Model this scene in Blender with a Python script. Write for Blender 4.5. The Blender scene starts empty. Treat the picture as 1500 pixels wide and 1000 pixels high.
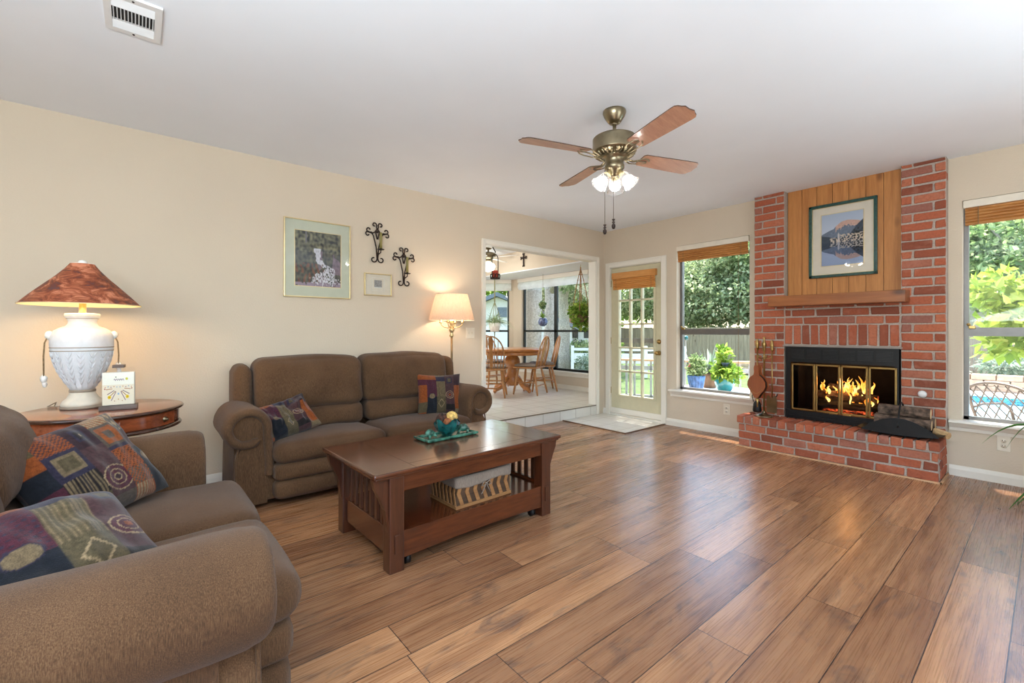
import bpy, bmesh, math, random
import numpy as np
from mathutils import Vector, Matrix, noise as mnoise
random.seed(7)
PI = math.pi
scene = bpy.context.scene
COL = scene.collection

# ---------------------------------------------------------------- camera
F_PX = 658.0; TH = math.radians(50.2)
cd = bpy.data.cameras.new('camera'); cam = bpy.data.objects.new('camera', cd); COL.objects.link(cam)
cam.location = (0, 0, 1.18); cam.rotation_euler = (PI/2, 0, TH - PI/2)
cd.sensor_width = 36.0; cd.lens = 36.0*F_PX/1500.0; cd.shift_y = -15.0/1500.0
cd.clip_start = 0.05; cd.clip_end = 300
scene.camera = cam
# ---------------------------------------------------------------- exposure
scene.view_settings.view_transform = 'Standard'; scene.view_settings.look = 'None'
scene.view_settings.gamma = 1.0; scene.view_settings.use_curve_mapping = False
scene.view_settings.exposure = 0.64
# ---------------------------------------------------------------- sky and sun
w = bpy.data.worlds.new('world'); scene.world = w; w.use_nodes = True
wn = w.node_tree.nodes; wl_ = w.node_tree.links
sky = wn.new('ShaderNodeTexSky'); sky.sky_type = 'NISHITA'; sky.sun_disc = False
sky.sun_elevation = math.radians(62); sky.sun_rotation = math.radians(20); sky.air_density = 1.2; sky.dust_density = 2.0
wn['Background'].inputs['Strength'].default_value = 0.72
wl_.new(sky.outputs[0], wn['Background'].inputs['Color'])
def light(name, kind, loc, energy, color=(1, 1, 1), size=1.0, size_y=None, direction=None):
    d = bpy.data.lights.new(name, kind); d.energy = energy; d.color = color
    if kind == 'AREA':
        d.shape = 'RECTANGLE'; d.size = size; d.size_y = size_y or size
    elif kind == 'POINT': d.shadow_soft_size = size
    elif kind == 'SUN': d.angle = size
    o = bpy.data.objects.new(name, d); COL.objects.link(o); o.location = loc
    if direction is not None:
        o.rotation_euler = Vector(direction).to_track_quat('-Z', 'Y').to_euler()
    return o
light('sun', 'SUN', (9, 3, 12), 11.5, (1.0, .95, .86), math.radians(.8), direction=(-0.24, -0.10, -1.0))
# added fill lights, none with a visible source
light('fill_side', 'AREA', (0.6, -2.55, 1.35), 5, (.90, .96, 1.0), 3.4, 2.0, direction=(0.15, 1, 0.05))  # added fill at the unseen right wall, standing in for window light
light('fill_back', 'AREA', (-2.75, 0.6, 1.4), 14, (.92, .97, 1.0), 2.6, 2.0, direction=(1, 0.1, 0.0))  # added fill from behind the camera, at the unseen back wall
light('ceiling_fill', 'AREA', (-0.9, -0.2, 1.55), 128, (.83, .94, 1.0), 1.7, 1.7, direction=(0.20, 0.14, 1))  # added panel aimed up to brighten the ceiling
light('ceiling_fill', 'AREA', (2.4, -1.35, 1.3), 37, (.84, .94, 1.0), 1.9, 1.9, direction=(0.0, 0.15, 1))  # second added panel, evens out the ceiling on the right
light('breakfast_fill', 'AREA', (3.2, 7.0, 2.3), 34, (1.0, .98, .94), 1.6, 1.6, direction=(.3, -.1, -1))  # added overhead fill for the breakfast room

# ---------------------------------------------------------------- mesh helpers
def tag(o, label=None, cat=None, group=None, kind=None):
    if label: o['label'] = label
    if cat: o['category'] = cat
    if group: o['group'] = group
    if kind: o['kind'] = kind
    return o
def thing(name, label, cat, loc=(0, 0, 0), rz=0, group=None):
    o = bpy.data.objects.new(name, None); COL.objects.link(o); o.location = loc
    o.rotation_euler = (0, 0, rz); o.empty_display_size = .05
    return tag(o, label, cat, group)
def link_mesh(name, me, mat, parent=None, label=None):
    o = bpy.data.objects.new(name, me); COL.objects.link(o)
    if mat is not None and len(me.materials) == 0: me.materials.append(mat)
    if parent is not None: o.parent = parent
    if label: o['label'] = label
    return o
def copy_tree(o, parent=None):
    c = o.copy(); COL.objects.link(c); c.parent = parent
    for ch in [k for k in bpy.data.objects if k.parent == o and k != c]:
        copy_tree(ch, c)
    return c
class MB:
    """collects shapes, builds ONE mesh object"""
    def __init__(s): s.v = []; s.f = []; s.sm = []; s.mi = []; s.m = 0
    def add(s, vs, fs, smooth=False):
        b = len(s.v); s.v += [tuple(p) for p in vs]
        for f in fs: s.f.append(tuple(b+i for i in f)); s.sm.append(smooth); s.mi.append(s.m)
        return s
    def box(s, x0, x1, y0, y1, z0, z1, M=None):
        vs = [(x, y, z) for x in (x0, x1) for y in (y0, y1) for z in (z0, z1)]
        if M is not None: vs = [M @ Vector(p) for p in vs]
        return s.add(vs, [(0, 1, 3, 2), (4, 6, 7, 5), (0, 4, 5, 1), (2, 3, 7, 6), (0, 2, 6, 4), (1, 5, 7, 3)])
    def rbox(s, x0, x1, y0, y1, z0, z1, r=.01, M=None):
        """box with chamfered edges"""
        r = min(r, (x1-x0)*.45, (y1-y0)*.45, (z1-z0)*.45)
        bm = bmesh.new(); bmesh.ops.create_cube(bm, size=1)
        for v in bm.verts:
            v.co = Vector(((x0+x1)/2+v.co.x*(x1-x0), (y0+y1)/2+v.co.y*(y1-y0), (z0+z1)/2+v.co.z*(z1-z0)))
        bmesh.ops.bevel(bm, geom=bm.edges[:], offset=r, segments=2, profile=.6, affect='EDGES')
        if M is not None: bm.transform(M)
        s.bm(bm); return s
    def bm(s, bm, smooth=False):
        bm.verts.index_update()
        s.add([v.co[:] for v in bm.verts], [[v.index for v in f.verts] for f in bm.faces], smooth); bm.free(); return s
    def prism(s, pts, axis, a, b, smooth=False):
        """polygon pts in the plane across axis, extruded from a to b"""
        def P3(p, t):
            return (t, p[0], p[1]) if axis == 'x' else (p[0], t, p[1]) if axis == 'y' else (p[0], p[1], t)
        n = len(pts); vs = [P3(p, a) for p in pts]+[P3(p, b) for p in pts]
        s.add(vs, [tuple(range(n))[::-1], tuple(range(n, 2*n))])
        s.add(vs, [(i, (i+1) % n, n+(i+1) % n, n+i) for i in range(n)], smooth); return s
    def lathe(s, prof, c=(0, 0, 0), seg=28, M=None, sx=1, sy=1, cap=True):
        vs = []; n = len(prof)
        for k in range(seg):
            a = 2*PI*k/seg
            for r, z in prof:
                p = Vector((r*math.cos(a)*sx, r*math.sin(a)*sy, z))
                if M is not None: p = M @ p
                vs.append((p[0]+c[0], p[1]+c[1], p[2]+c[2]))
        fs = [(k*n+i, ((k+1) % seg)*n+i, ((k+1) % seg)*n+i+1, k*n+i+1) for k in range(seg) for i in range(n-1)]
        if cap:
            if prof[0][0] > 1e-5: fs.append(tuple(k*n for k in range(seg))[::-1])
            if prof[-1][0] > 1e-5: fs.append(tuple(k*n+n-1 for k in range(seg)))
        return s.add(vs, fs, True)
    def tube(s, path, r, seg=8, closed=False, flat=None):
        """tube along points; r number or list; flat scales the second axis"""
        P = [Vector(p) for p in path]; n = len(P); rs = r if isinstance(r, (list, tuple)) else [r]*n
        vs = []; prev = None
        for i in range(n):
            t = (P[(i+1) % n]-P[i-1]) if closed else (P[min(i+1, n-1)]-P[max(i-1, 0)])
            if t.length < 1e-9: t = Vector((0, 0, 1))
            t.normalize()
            if prev is None:
                u = t.cross(Vector((0, 0, 1)))
                if u.length < .05: u = t.cross(Vector((1, 0, 0)))
            else: u = prev - t*prev.dot(t)
            u.normalize(); prev = u; v = t.cross(u)
            for k in range(seg):
                a = 2*PI*k/seg
                vs.append(P[i]+u*math.cos(a)*rs[i]+v*math.sin(a)*rs[i]*(flat or 1))
        m = n if closed else n-1
        fs = [(i*seg+k, i*seg+(k+1) % seg, ((i+1) % n)*seg+(k+1) % seg, ((i+1) % n)*seg+k) for i in range(m) for k in range(seg)]
        if not closed: fs += [tuple(range(seg))[::-1], tuple((n-1)*seg+k for k in range(seg))]
        return s.add(vs, fs, True)
    def ball(s, c, r, seg=16, rings=10, sc=(1, 1, 1), jit=0):
        vs = []; 
        for i in range(rings+1):
            ph = PI*i/rings
            for k in range(seg):
                a = 2*PI*k/seg; p = Vector((math.sin(ph)*math.cos(a), math.sin(ph)*math.sin(a), math.cos(ph)))
                q = r*(1+jit*mnoise.noise(p*3+Vector(c)*9)) if jit else r
                vs.append((c[0]+p.x*q*sc[0], c[1]+p.y*q*sc[1], c[2]+p.z*q*sc[2]))
        fs = [(i*seg+k, (i+1)*seg+k, (i+1)*seg+(k+1) % seg, i*seg+(k+1) % seg) for i in range(rings) for k in range(seg)]
        return s.add(vs, fs, True)
    def grid(s, fn, nu, nv, smooth=True, closed_u=False):
        vs = [fn(i/(nu if closed_u else nu-1), j/(nv-1)) for i in range(nu) for j in range(nv)]
        m = nu if closed_u else nu-1
        fs = [(i*nv+j, ((i+1) % nu)*nv+j, ((i+1) % nu)*nv+j+1, i*nv+j+1) for i in range(m) for j in range(nv-1)]
        return s.add(vs, fs, smooth)
    def soft(s, x0, x1, y0, y1, z0, z1, r=.05, bulge=(0, 0, 0, 0, 0, 0), n=12, fn=None):
        """rounded upholstered block; bulge = extra push on -x +x -y +y -z +z faces"""
        c = Vector(((x0+x1)/2, (y0+y1)/2, (z0+z1)/2)); h = Vector(((x1-x0)/2, (y1-y0)/2, (z1-z0)/2))
        r = min(r, h.x, h.y, h.z); bm = bmesh.new(); bmesh.ops.create_cube(bm, size=2)
        bmesh.ops.subdivide_edges(bm, edges=bm.edges[:], cuts=n, use_grid_fill=True)
        for v in bm.verts:
            u = v.co.copy()
            # concentrate samples toward the edges
            q = Vector([math.sin(k*PI/2)*.5+k*.5 for k in u])
            p = Vector((q.x*h.x, q.y*h.y, q.z*h.z))
            core = Vector([max(-(h[i]-r), min(h[i]-r, p[i])) for i in range(3)])
            d = p-core
            if d.length > 1e-9: p = core+d.normalized()*r
            wx, wy, wz = 1-q.x*q.x, 1-q.y*q.y, 1-q.z*q.z
            if q.x < 0: p.x += q.x*q.x*bulge[0]*-wy*wz
            else: p.x += q.x*q.x*bulge[1]*wy*wz
            if q.y < 0: p.y -= q.y*q.y*bulge[2]*wx*wz
            else: p.y += q.y*q.y*bulge[3]*wx*wz
            if q.z < 0: p.z -= q.z*q.z*bulge[4]*wx*wy
            else: p.z += q.z*q.z*bulge[5]*wx*wy
            p = p+c
            if fn: p = fn(p, q)
            v.co = p
        return s.bm(bm, True)
    def build(s, name, mat, parent=None, label=None, M=None):
        me = bpy.data.meshes.new(name); me.from_pydata([tuple(p) for p in s.v], [], s.f)
        me.polygons.foreach_set('use_smooth', s.sm)
        if isinstance(mat, (list, tuple)):
            for m in mat: me.materials.append(m)
            me.polygons.foreach_set('material_index', s.mi); mat = mat[0]
        if M is not None: me.transform(M)
        bm = bmesh.new(); bm.from_mesh(me); bmesh.ops.recalc_face_normals(bm, faces=bm.faces[:]); bm.to_mesh(me); bm.free()
        me.update()
        return link_mesh(name, me, mat, parent, label)
def np_mesh(name, V, Fq, mat, parent=None, cols=None, label=None, smooth=False):
    me = bpy.data.meshes.new(name); k = Fq.shape[1]
    me.vertices.add(len(V)); me.vertices.foreach_set('co', np.asarray(V, np.float32).ravel())
    me.loops.add(Fq.size); me.loops.foreach_set('vertex_index', Fq.astype(np.int32).ravel())
    me.polygons.add(len(Fq)); me.polygons.foreach_set('loop_start', (np.arange(len(Fq))*k).astype(np.int32))
    me.polygons.foreach_set('loop_total', np.full(len(Fq), k, np.int32))
    me.polygons.foreach_set('use_smooth', np.full(len(Fq), smooth, bool))
    if cols is not None:
        ca = me.color_attributes.new('paint', 'FLOAT_COLOR', 'POINT')
        rgba = np.ones((len(V), 4), np.float32); rgba[:, :3] = cols; ca.data.foreach_set('color', rgba.ravel())
    me.update(calc_edges=True); me.validate()
    return link_mesh(name, me, mat, parent, label)
def arc(cx, cy, r, a0, a1, n):
    return [(cx+r*math.cos(a0+(a1-a0)*i/n), cy+r*math.sin(a0+(a1-a0)*i/n)) for i in range(n+1)]
def spiral(cx, cy, r0, r1, a0, a1, n):
    return [(cx+(r0+(r1-r0)*i/n)*math.cos(a0+(a1-a0)*i/n), cy+(r0+(r1-r0)*i/n)*math.sin(a0+(a1-a0)*i/n)) for i in range(n+1)]

# ---------------------------------------------------------------- materials
def srgb(r, g, b):
    f = lambda c: (c/255/12.92) if c/255 <= .04045 else ((c/255+.055)/1.055)**2.4
    return (f(r), f(g), f(b), 1)
class NT:
    def __init__(s, name):
        s.m = bpy.data.materials.new(name); s.m.use_nodes = True; s.t = s.m.node_tree
        s.b = s.t.nodes['Principled BSDF']; s.out = s.t.nodes['Material Output']
    def n(s, typ, **kw):
        o = s.t.nodes.new(typ)
        for k, v in kw.items(): setattr(o, k, v)
        return o
    def L(s, a, b): s.t.links.new(a, b)
    def val(s, x, inp):
        if hasattr(x, 'is_linked') or hasattr(x, 'links'): s.L(x, inp)
        else: inp.default_value = x
    def math(s, op, a, b=0.0, c=None):
        o = s.n('ShaderNodeMath', operation=op); s.val(a, o.inputs[0]); s.val(b, o.inputs[1])
        if c is not None: s.val(c, o.inputs[2])
        return o.outputs[0]
    def co(s, kind='Object', scale=(1, 1, 1), rot=(0, 0, 0), loc=(0, 0, 0)):
        c = s.n('ShaderNodeTexCoord'); m = s.n('ShaderNodeMapping'); s.L(c.outputs[kind], m.inputs[0])
        m.inputs['Scale'].default_value = scale; m.inputs['Rotation'].default_value = rot; m.inputs['Location'].default_value = loc
        return m.outputs[0]
    def noise(s, vec, scale, detail=4, rough=.5, dist=0):
        o = s.n('ShaderNodeTexNoise'); s.L(vec, o.inputs['Vector']); o.inputs['Scale'].default_value = scale
        o.inputs['Detail'].default_value = detail; o.inputs['Roughness'].default_value = rough; o.inputs['Distortion'].default_value = dist
        return o.outputs['Fac']
    def ramp(s, fac, stops, interp='LINEAR'):
        o = s.n('ShaderNodeValToRGB'); s.L(fac, o.inputs[0]); cr = o.color_ramp; cr.interpolation = interp
        while len(cr.elements) < len(stops): cr.elements.new(.5)
        for e, (p, c) in zip(cr.elements, stops): e.position = p; e.color = c if len(c) == 4 else (*c, 1)
        return o.outputs[0]
    def mix(s, f, a, b, mode='MIX'):
        o = s.n('ShaderNodeMix', data_type='RGBA', blend_type=mode); s.val(f, o.inputs[0]); s.val(a, o.inputs[6]); s.val(b, o.inputs[7])
        return o.outputs[2]
    def bump(s, h, strength=.3, dist=.01):
        o = s.n('ShaderNodeBump'); s.L(h, o.inputs['Height']); o.inputs['Strength'].default_value = strength; o.inputs['Distance'].default_value = dist
        s.L(o.outputs[0], s.b.inputs['Normal'])
    def base(s, c): s.val(c, s.b.inputs['Base Color'])
    def set(s, **kw):
        names = dict(rough='Roughness', metal='Metallic', spec='Specular IOR Level', trans='Transmission Weight', ior='IOR', coat='Coat Weight',
                     coatr='Coat Roughness', sheen='Sheen Weight', alpha='Alpha', emit='Emission Strength', emitc='Emission Color', sss='Subsurface Weight')
        for k, v in kw.items(): s.val(v, s.b.inputs[names[k]])
        return s
M = {}
def simple(name, col, rough=.5, metal=0, var=.06, scale=20, bump=0, **kw):
    t = NT(name); v = t.co(); n = t.noise(v, scale, 5)
    c = col if len(col) == 4 else (*col, 1)
    d = tuple(max(0, x*(1-var*2)) for x in c[:3])+(1,); l = tuple(min(1, x*(1+var)) for x in c[:3])+(1,)
    t.base(t.ramp(n, [(.3, d), (.7, l)])); t.set(rough=rough, metal=metal, **kw)
    if bump: t.bump(n, bump, .005)
    M[name] = t.m; return t.m
def wood(name, c1, c2, axis='x', scale=6, rough=.35, coat=0, knots=False, bump=.05):
    t = NT(name); sc = {'x': (.08, 1, 1), 'y': (1, .08, 1), 'z': (1, 1, .08)}[axis]
    v = t.co(scale=sc); n = t.noise(v, scale*6, 6, .6, .6); n2 = t.noise(v, scale*30, 3, .6)
    f = t.math('ADD', t.math('MULTIPLY', n, .7), t.math('MULTIPLY', n2, .3))
    c = t.ramp(f, [(.32, c1), (.68, c2)])
    if knots:
        vo = t.n('ShaderNodeTexVoronoi'); t.L(t.co(scale={'z': (1, 1, .45), 'x': (.45, 1, 1), 'y': (1, .45, 1)}[axis]), vo.inputs[0]); vo.inputs['Scale'].default_value = 5
        k = t.ramp(vo.outputs[0], [(.05, (.30, .24, .2)), (.12, (.75, .7, .65)), (.17, (1, 1, 1))]); c = t.mix(1, c, k, 'MULTIPLY')
    t.base(c); t.set(rough=rough, coat=coat, coatr=.12)
    if bump: t.bump(f, bump, .003)
    M[name] = t.m; return t.m

def mk_wall(name, c, scale=90, strength=.35):
    t = NT(name); v = t.co(); n = t.noise(v, scale, 3, .55); n2 = t.noise(v, 2.0, 2)
    c1 = tuple(x*.97 for x in c[:3])+(1,); t.base(t.ramp(n2, [(.3, c1), (.7, c)])); t.set(rough=.75, spec=.3); t.bump(n, strength, .004); M[name] = t.m
mk_wall('wall', srgb(214, 199, 178)); mk_wall('ceil', srgb(238, 243, 250), 14, .12); mk_wall('trimwhite', srgb(236, 230, 218), 30, .02)
M['trimwhite'].node_tree.nodes['Principled BSDF'].inputs['Roughness'].default_value = .4

def mk_floor():
    t = NT('floorboards'); c = t.n('ShaderNodeTexCoord'); sp = t.n('ShaderNodeSeparateXYZ'); t.L(c.outputs['Object'], sp.inputs[0])
    X, Y = sp.outputs[0], sp.outputs[1]; W, Ln = .2, 1.25
    ry = t.math('DIVIDE', t.math('SUBTRACT', Y, .1), W); row = t.math('FLOOR', ry)
    wn1 = t.n('ShaderNodeTexWhiteNoise', noise_dimensions='1D'); t.L(row, wn1.inputs['W'])
    rx = t.math('DIVIDE', t.math('ADD', X, t.math('MULTIPLY', wn1.outputs[0], 7.3)), Ln); colm = t.math('FLOOR', rx)
    cell = t.math('ADD', t.math('MULTIPLY', row, 13.7), t.math('MULTIPLY', colm, 3.1))
    wn2 = t.n('ShaderNodeTexWhiteNoise', noise_dimensions='1D'); t.L(cell, wn2.inputs['W']); R = wn2.outputs[0]
    fy = t.math('FRACT', ry); fx = t.math('FRACT', rx)
    ey = t.math('MINIMUM', fy, t.math('SUBTRACT', 1.0, fy)); ex = t.math('MINIMUM', fx, t.math('SUBTRACT', 1.0, fx))
    gap = t.math('MAXIMUM', t.math('LESS_THAN', ey, .009), t.math('LESS_THAN', ex, .0014))
    # grain, shifted per board
    cb = t.n('ShaderNodeCombineXYZ'); t.L(t.math('ADD', X, t.math('MULTIPLY', R, 37.0)), cb.inputs[0]); t.L(t.math('ADD', Y, t.math('MULTIPLY', R, 11.0)), cb.inputs[1])
    mp = t.n('ShaderNodeMapping'); t.L(cb.outputs[0], mp.inputs[0]); mp.inputs['Scale'].default_value = (.55, 8.0, 1)
    g1 = t.noise(mp.outputs[0], 2.2, 6, .62, .5)
    mp2 = t.n('ShaderNodeMapping'); t.L(cb.outputs[0], mp2.inputs[0]); mp2.inputs['Scale'].default_value = (1.6, 90.0, 1)
    g2 = t.noise(mp2.outputs[0], 2.0, 4, .6, 0)
    mp3 = t.n('ShaderNodeMapping'); t.L(cb.outputs[0], mp3.inputs[0]); mp3.inputs['Scale'].default_value = (1.3, 4.2, 1)
    g3 = t.noise(mp3.outputs[0], 2.6, 5, .65, .8)
    f = t.math('ADD', t.math('MULTIPLY', g1, .62), t.math('MULTIPLY', g2, .38))
    c1 = t.ramp(f, [(.30, srgb(112, 78, 58)), (.43, srgb(156, 112, 80)), (.55, srgb(184, 138, 100)), (.72, srgb(206, 164, 126))])
    c2 = t.mix(t.ramp(g3, [(.56, (0, 0, 0)), (.70, (.75, .75, .75))]), c1, srgb(98, 78, 70))
    tone = t.ramp(R, [(0, (.60, .54, .52)), (.5, (.82, .77, .73)), (1, (1.06, 1.0, .93))]); c3 = t.mix(1, c2, tone, 'MULTIPLY')
    t.base(t.mix(gap, c3, (.035, .02, .015, 1)))
    t.set(rough=t.math('ADD', .20, t.math('MULTIPLY', g2, .16)), spec=.5)
    t.bump(t.math('SUBTRACT', t.math('MULTIPLY', g1, .35), gap), .10, .003); M['floor'] = t.m
mk_floor()
def mk_tile(name, c, size, grout, rough=.2, off=(0, 0, 0)):
    t = NT(name); v = t.co(scale=(1/size,)*3, loc=off); sp = t.n('ShaderNodeSeparateXYZ'); t.L(v, sp.inputs[0]); e = None
    for k in range(3):
        f = t.math('FRACT', sp.outputs[k]); m = t.math('MINIMUM', f, t.math('SUBTRACT', 1.0, f)); e = m if e is None else (t.math('MINIMUM', e, m) if k < 2 else e)
    g = t.math('LESS_THAN', e, .012); n = t.noise(t.co(), 3, 4)
    cc = t.ramp(n, [(.3, tuple(x*.94 for x in c[:3])+(1,)), (.7, c)])
    t.base(t.mix(g, cc, grout)); t.set(rough=rough); t.bump(t.math('SUBTRACT', 1.0, g), .3, .003); M[name] = t.m
mk_tile('tile', srgb(226, 222, 212), .305, srgb(176, 166, 150), off=(.05, .25, 0))
def mk_brick():
    t = NT('brick'); g = t.n('ShaderNodeNewGeometry'); v = t.co(); n = t.noise(v, 60, 5, .65); n2 = t.noise(v, 14, 3)
    c = t.ramp(g.outputs['Random Per Island'], [(0, srgb(132, 76, 58)), (.25, srgb(164, 90, 64)), (.55, srgb(178, 100, 72)), (.8, srgb(188, 114, 84)), (1, srgb(148, 100, 88))])
    c = t.mix(t.ramp(n, [(.45, (0, 0, 0)), (.75, (.5, .5, .5))]), c, srgb(120, 62, 50))
    c = t.mix(t.ramp(n2, [(.55, (0, 0, 0)), (.8, (.35, .35, .35))]), c, srgb(196, 140, 122))
    t.base(c); t.set(rough=.85, spec=.25); t.bump(n, .8, .006); M['brick'] = t.m
mk_brick()
simple('mortar', srgb(182, 168, 156), .95, 0, .12, 90, .6)
def mk_fabric(name, dark, mid, light, scale=1.0):
    t = NT(name); v = t.co(); n = t.noise(v, 3.5*scale, 3, .5)
    st = t.noise(t.co(scale=(520, 520, 50)), 1.0, 2, .5); fine = t.noise(v, 420, 2, .7)
    f = t.math('ADD', t.math('MULTIPLY', n, .3), t.math('ADD', t.math('MULTIPLY', st, .5), t.math('MULTIPLY', fine, .2)))
    t.base(t.ramp(f, [(.30, dark), (.5, mid), (.72, light)])); t.set(rough=.92, spec=.15, sheen=.12)
    t.bump(t.math('ADD', st, fine), .5, .0025); M[name] = t.m
mk_fabric('chenille', srgb(56, 39, 27), srgb(92, 66, 45), srgb(126, 96, 69))
mk_fabric('greylinen', srgb(112, 98, 86), srgb(140, 126, 114), srgb(166, 152, 140))
wood('cherry', srgb(62, 29, 15), srgb(100, 50, 26), 'x', 5, .2, .5); wood('cherryz', srgb(58, 28, 15), srgb(88, 46, 25), 'z', 5, .3, .4); wood('cherryy', srgb(84, 40, 22), srgb(122, 62, 33), 'y', 5, .3, .4)
wood('mahogany', srgb(104, 46, 24), srgb(158, 80, 44), 'x', 4, .22, .6); wood('darkedge', srgb(48, 28, 20), srgb(84, 52, 38), 'x', 6, .25, .5)
wood('oak', srgb(150, 94, 46), srgb(196, 138, 78), 'z', 6, .35, .3); wood('oaktop', srgb(160, 96, 44), srgb(204, 138, 76), 'x', 5, .28, .4)
wood('pine', srgb(160, 98, 44), srgb(206, 142, 78), 'z', 2.6, .5, 0, True); wood('mantlewood', srgb(118, 66, 30), srgb(166, 100, 52), 'y', 2.5, .42, .2, True)
wood('bladewood', srgb(166, 110, 84), srgb(202, 150, 118), 'x', 5, .3, .3); wood('bladeedge', srgb(60, 38, 28), srgb(80, 52, 38), 'x', 5, .4)
wood('bamboo', srgb(158, 98, 44), srgb(206, 148, 84), 'y', 9, .5); wood('bamboodoor', srgb(186, 120, 54), srgb(216, 154, 84), 'y', 9, .45)
wood('basketlight', srgb(130, 88, 48), srgb(170, 122, 76), 'x', 8, .6); wood('basketdark', srgb(54, 38, 26), srgb(84, 60, 42), 'x', 8, .6)
wood('greywood', srgb(82, 70, 64), srgb(124, 108, 98), 'x', 8, .6); wood('fencewood', srgb(116, 104, 86), srgb(160, 146, 122), 'z', 3, .9, 0, True)
wood('leatherbrown', srgb(132, 66, 34), srgb(164, 90, 50), 'z', 2, .4, .3)
simple('brass', srgb(176, 146, 92), .28, 1, .08, 30); simple('oldbrass', srgb(150, 138, 112), .3, 1, .14, 12); simple('goldframe', srgb(222, 202, 154), .3, .8, .05)
simple('blackmetal', srgb(26, 25, 26), .42, .4, .1, 40); simple('louvermetal', srgb(44, 44, 46), .35, .3, .1, 40); simple('soot', srgb(32, 27, 24), .95, 0, .3, 18, .4); simple('ironbrown', srgb(58, 46, 42), .5, .6, .2, 60)
simple('doorpaint', srgb(208, 200, 168), .42, 0, .02); simple('winframe', srgb(122, 120, 118), .35, .5, .04); simple('blackframe', srgb(38, 44, 44), .4, .3, .05)
simple('almond', srgb(228, 218, 200), .35, 0, .02); simple('slotdark', srgb(60, 52, 46), .6); simple('whitemetal', srgb(226, 226, 226), .35, 0, .02); simple('ventdark', srgb(40, 40, 42), .8)
simple('ceramic', srgb(226, 228, 232), .55, 0, .03, 30); simple('ceramicband', srgb(156, 140, 122), .6); simple('cord', srgb(146, 122, 90), .9, 0, .2, 120, .4); simple('cream', srgb(226, 214, 194), .6, 0, .04)
simple('teal', srgb(14, 86, 86), .14, 0, .5, 22, 0, coat=.6); simple('tealdish', srgb(62, 118, 100), .2, 0, .4, 30, .3, coat=.5); simple('tealpot', srgb(44, 138, 146), .2, 0, .18, 8, coat=.5); simple('bluepot', srgb(80, 128, 196), .25, 0, .35, 12, coat=.4)
simple('pinecone', srgb(84, 48, 34), .8, 0, .5, 40, .5); simple('rattanball', srgb(222, 184, 104), .7, 0, .35, 60, .6); simple('orangebrown', srgb(160, 94, 50), .7, 0, .3, 50)
simple('candlegreen', srgb(140, 130, 74), .45, 0, .06); simple('candlered', srgb(176, 60, 40), .45, 0, .08); simple('whiteshade', srgb(224, 224, 220), .8, 0, .04, 50)
simple('matgreen', srgb(198, 200, 180), .8, 0, .02); simple('matcream', srgb(222, 212, 194), .8, 0, .02); simple('framegreen', srgb(26, 74, 66), .3, 0, .3, 60, coat=.3); simple('white', srgb(238, 236, 230), .6, 0, .02)
simple('barkgrey', srgb(170, 160, 146), .95, 0, .22, 24, 1.0); simple('barklog', srgb(106, 86, 72), .95, 0, .45, 26, 1.0); simple('cutwood', srgb(206, 168, 120), .8, 0, .12, 30)
simple('stone', srgb(176, 168, 160), .85, 0, .12, 6, .3); simple('grass', srgb(78, 100, 48), .95, 0, .3, 9, .5); simple('housewhite', srgb(226, 222, 216), .8, 0, .04); simple('roofgrey', srgb(120, 128, 140), .8, 0, .1)
simple('roofbrick', srgb(178, 110, 84), .85, 0, .1); simple('castmetal', srgb(120, 110, 100), .5, .5, .1); simple('pooltile', srgb(90, 160, 180), .4, 0, .5, 40); simple('purple', srgb(150, 70, 150), .7, 0, .2); simple('soil', srgb(70, 50, 38), .95, 0, .3, 30, .5)
simple('terracotta', srgb(128, 96, 74), .8, 0, .15); simple('cordgreen', srgb(150, 146, 110), .9); simple('chinablue', srgb(96, 112, 158), .3, 0, .4, 30, coat=.4); simple('awning', srgb(150, 148, 150), .7)
simple('pink', srgb(224, 110, 130), .5); simple('rail', srgb(206, 164, 124), .7, 0, .08); simple('redbag', srgb(190, 40, 40), .6)
# corner posts and others
def mk_glass(name, tint=(1, 1, 1, 1), refl=.08):
    t = NT(name); t.t.nodes.remove(t.b)
    tr = t.n('ShaderNodeBsdfTransparent'); tr.inputs[0].default_value = tint; gl = t.n('ShaderNodeBsdfGlossy'); gl.inputs['Roughness'].default_value = .02
    fr = t.n('ShaderNodeFresnel'); fr.inputs[0].default_value = 1.35; mx = t.n('ShaderNodeMixShader')
    t.L(t.math('MULTIPLY', fr.outputs[0], refl*10), mx.inputs[0]); t.L(tr.outputs[0], mx.inputs[1]); t.L(gl.outputs[0], mx.inputs[2]); t.L(mx.outputs[0], t.out.inputs[0]); M[name] = t.m
mk_glass('glass', refl=.06); mk_glass('picglass', refl=.08); mk_glass('fireglass', (.72, .70, .68, 1), .05)
t = NT('frosted'); t.base((.97, .97, .98, 1)); t.set(rough=.16, trans=.86, ior=1.3); M['frosted'] = t.m
t = NT('water'); v = t.co(); n = t.noise(v, 5, 3); t.base(t.ramp(n, [(.3, srgb(110, 200, 222)), (.7, srgb(180, 232, 240))])); t.set(rough=.06); t.bump(n, .3, .02); M['water'] = t.m
def mk_shade(name, c, c2, tr=.55, streak=(30, 30, 3), scale=3):
    t = NT(name); n = t.noise(t.co(scale=streak), scale, 4, .6, .5); col = t.ramp(n, [(.35, c), (.65, c2)]); t.base(col); t.set(rough=.85, spec=.2)
    ts = t.n('ShaderNodeBsdfTranslucent'); t.L(col, ts.inputs[0]); mx = t.n('ShaderNodeMixShader'); mx.inputs[0].default_value = tr
    t.L(t.b.outputs[0], mx.inputs[1]); t.L(ts.outputs[0], mx.inputs[2]); t.L(mx.outputs[0], t.out.inputs[0]); M[name] = t.m
mk_shade('pleatshade', srgb(200, 170, 148), srgb(214, 186, 164), .27, (40, 40, 1))
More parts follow.
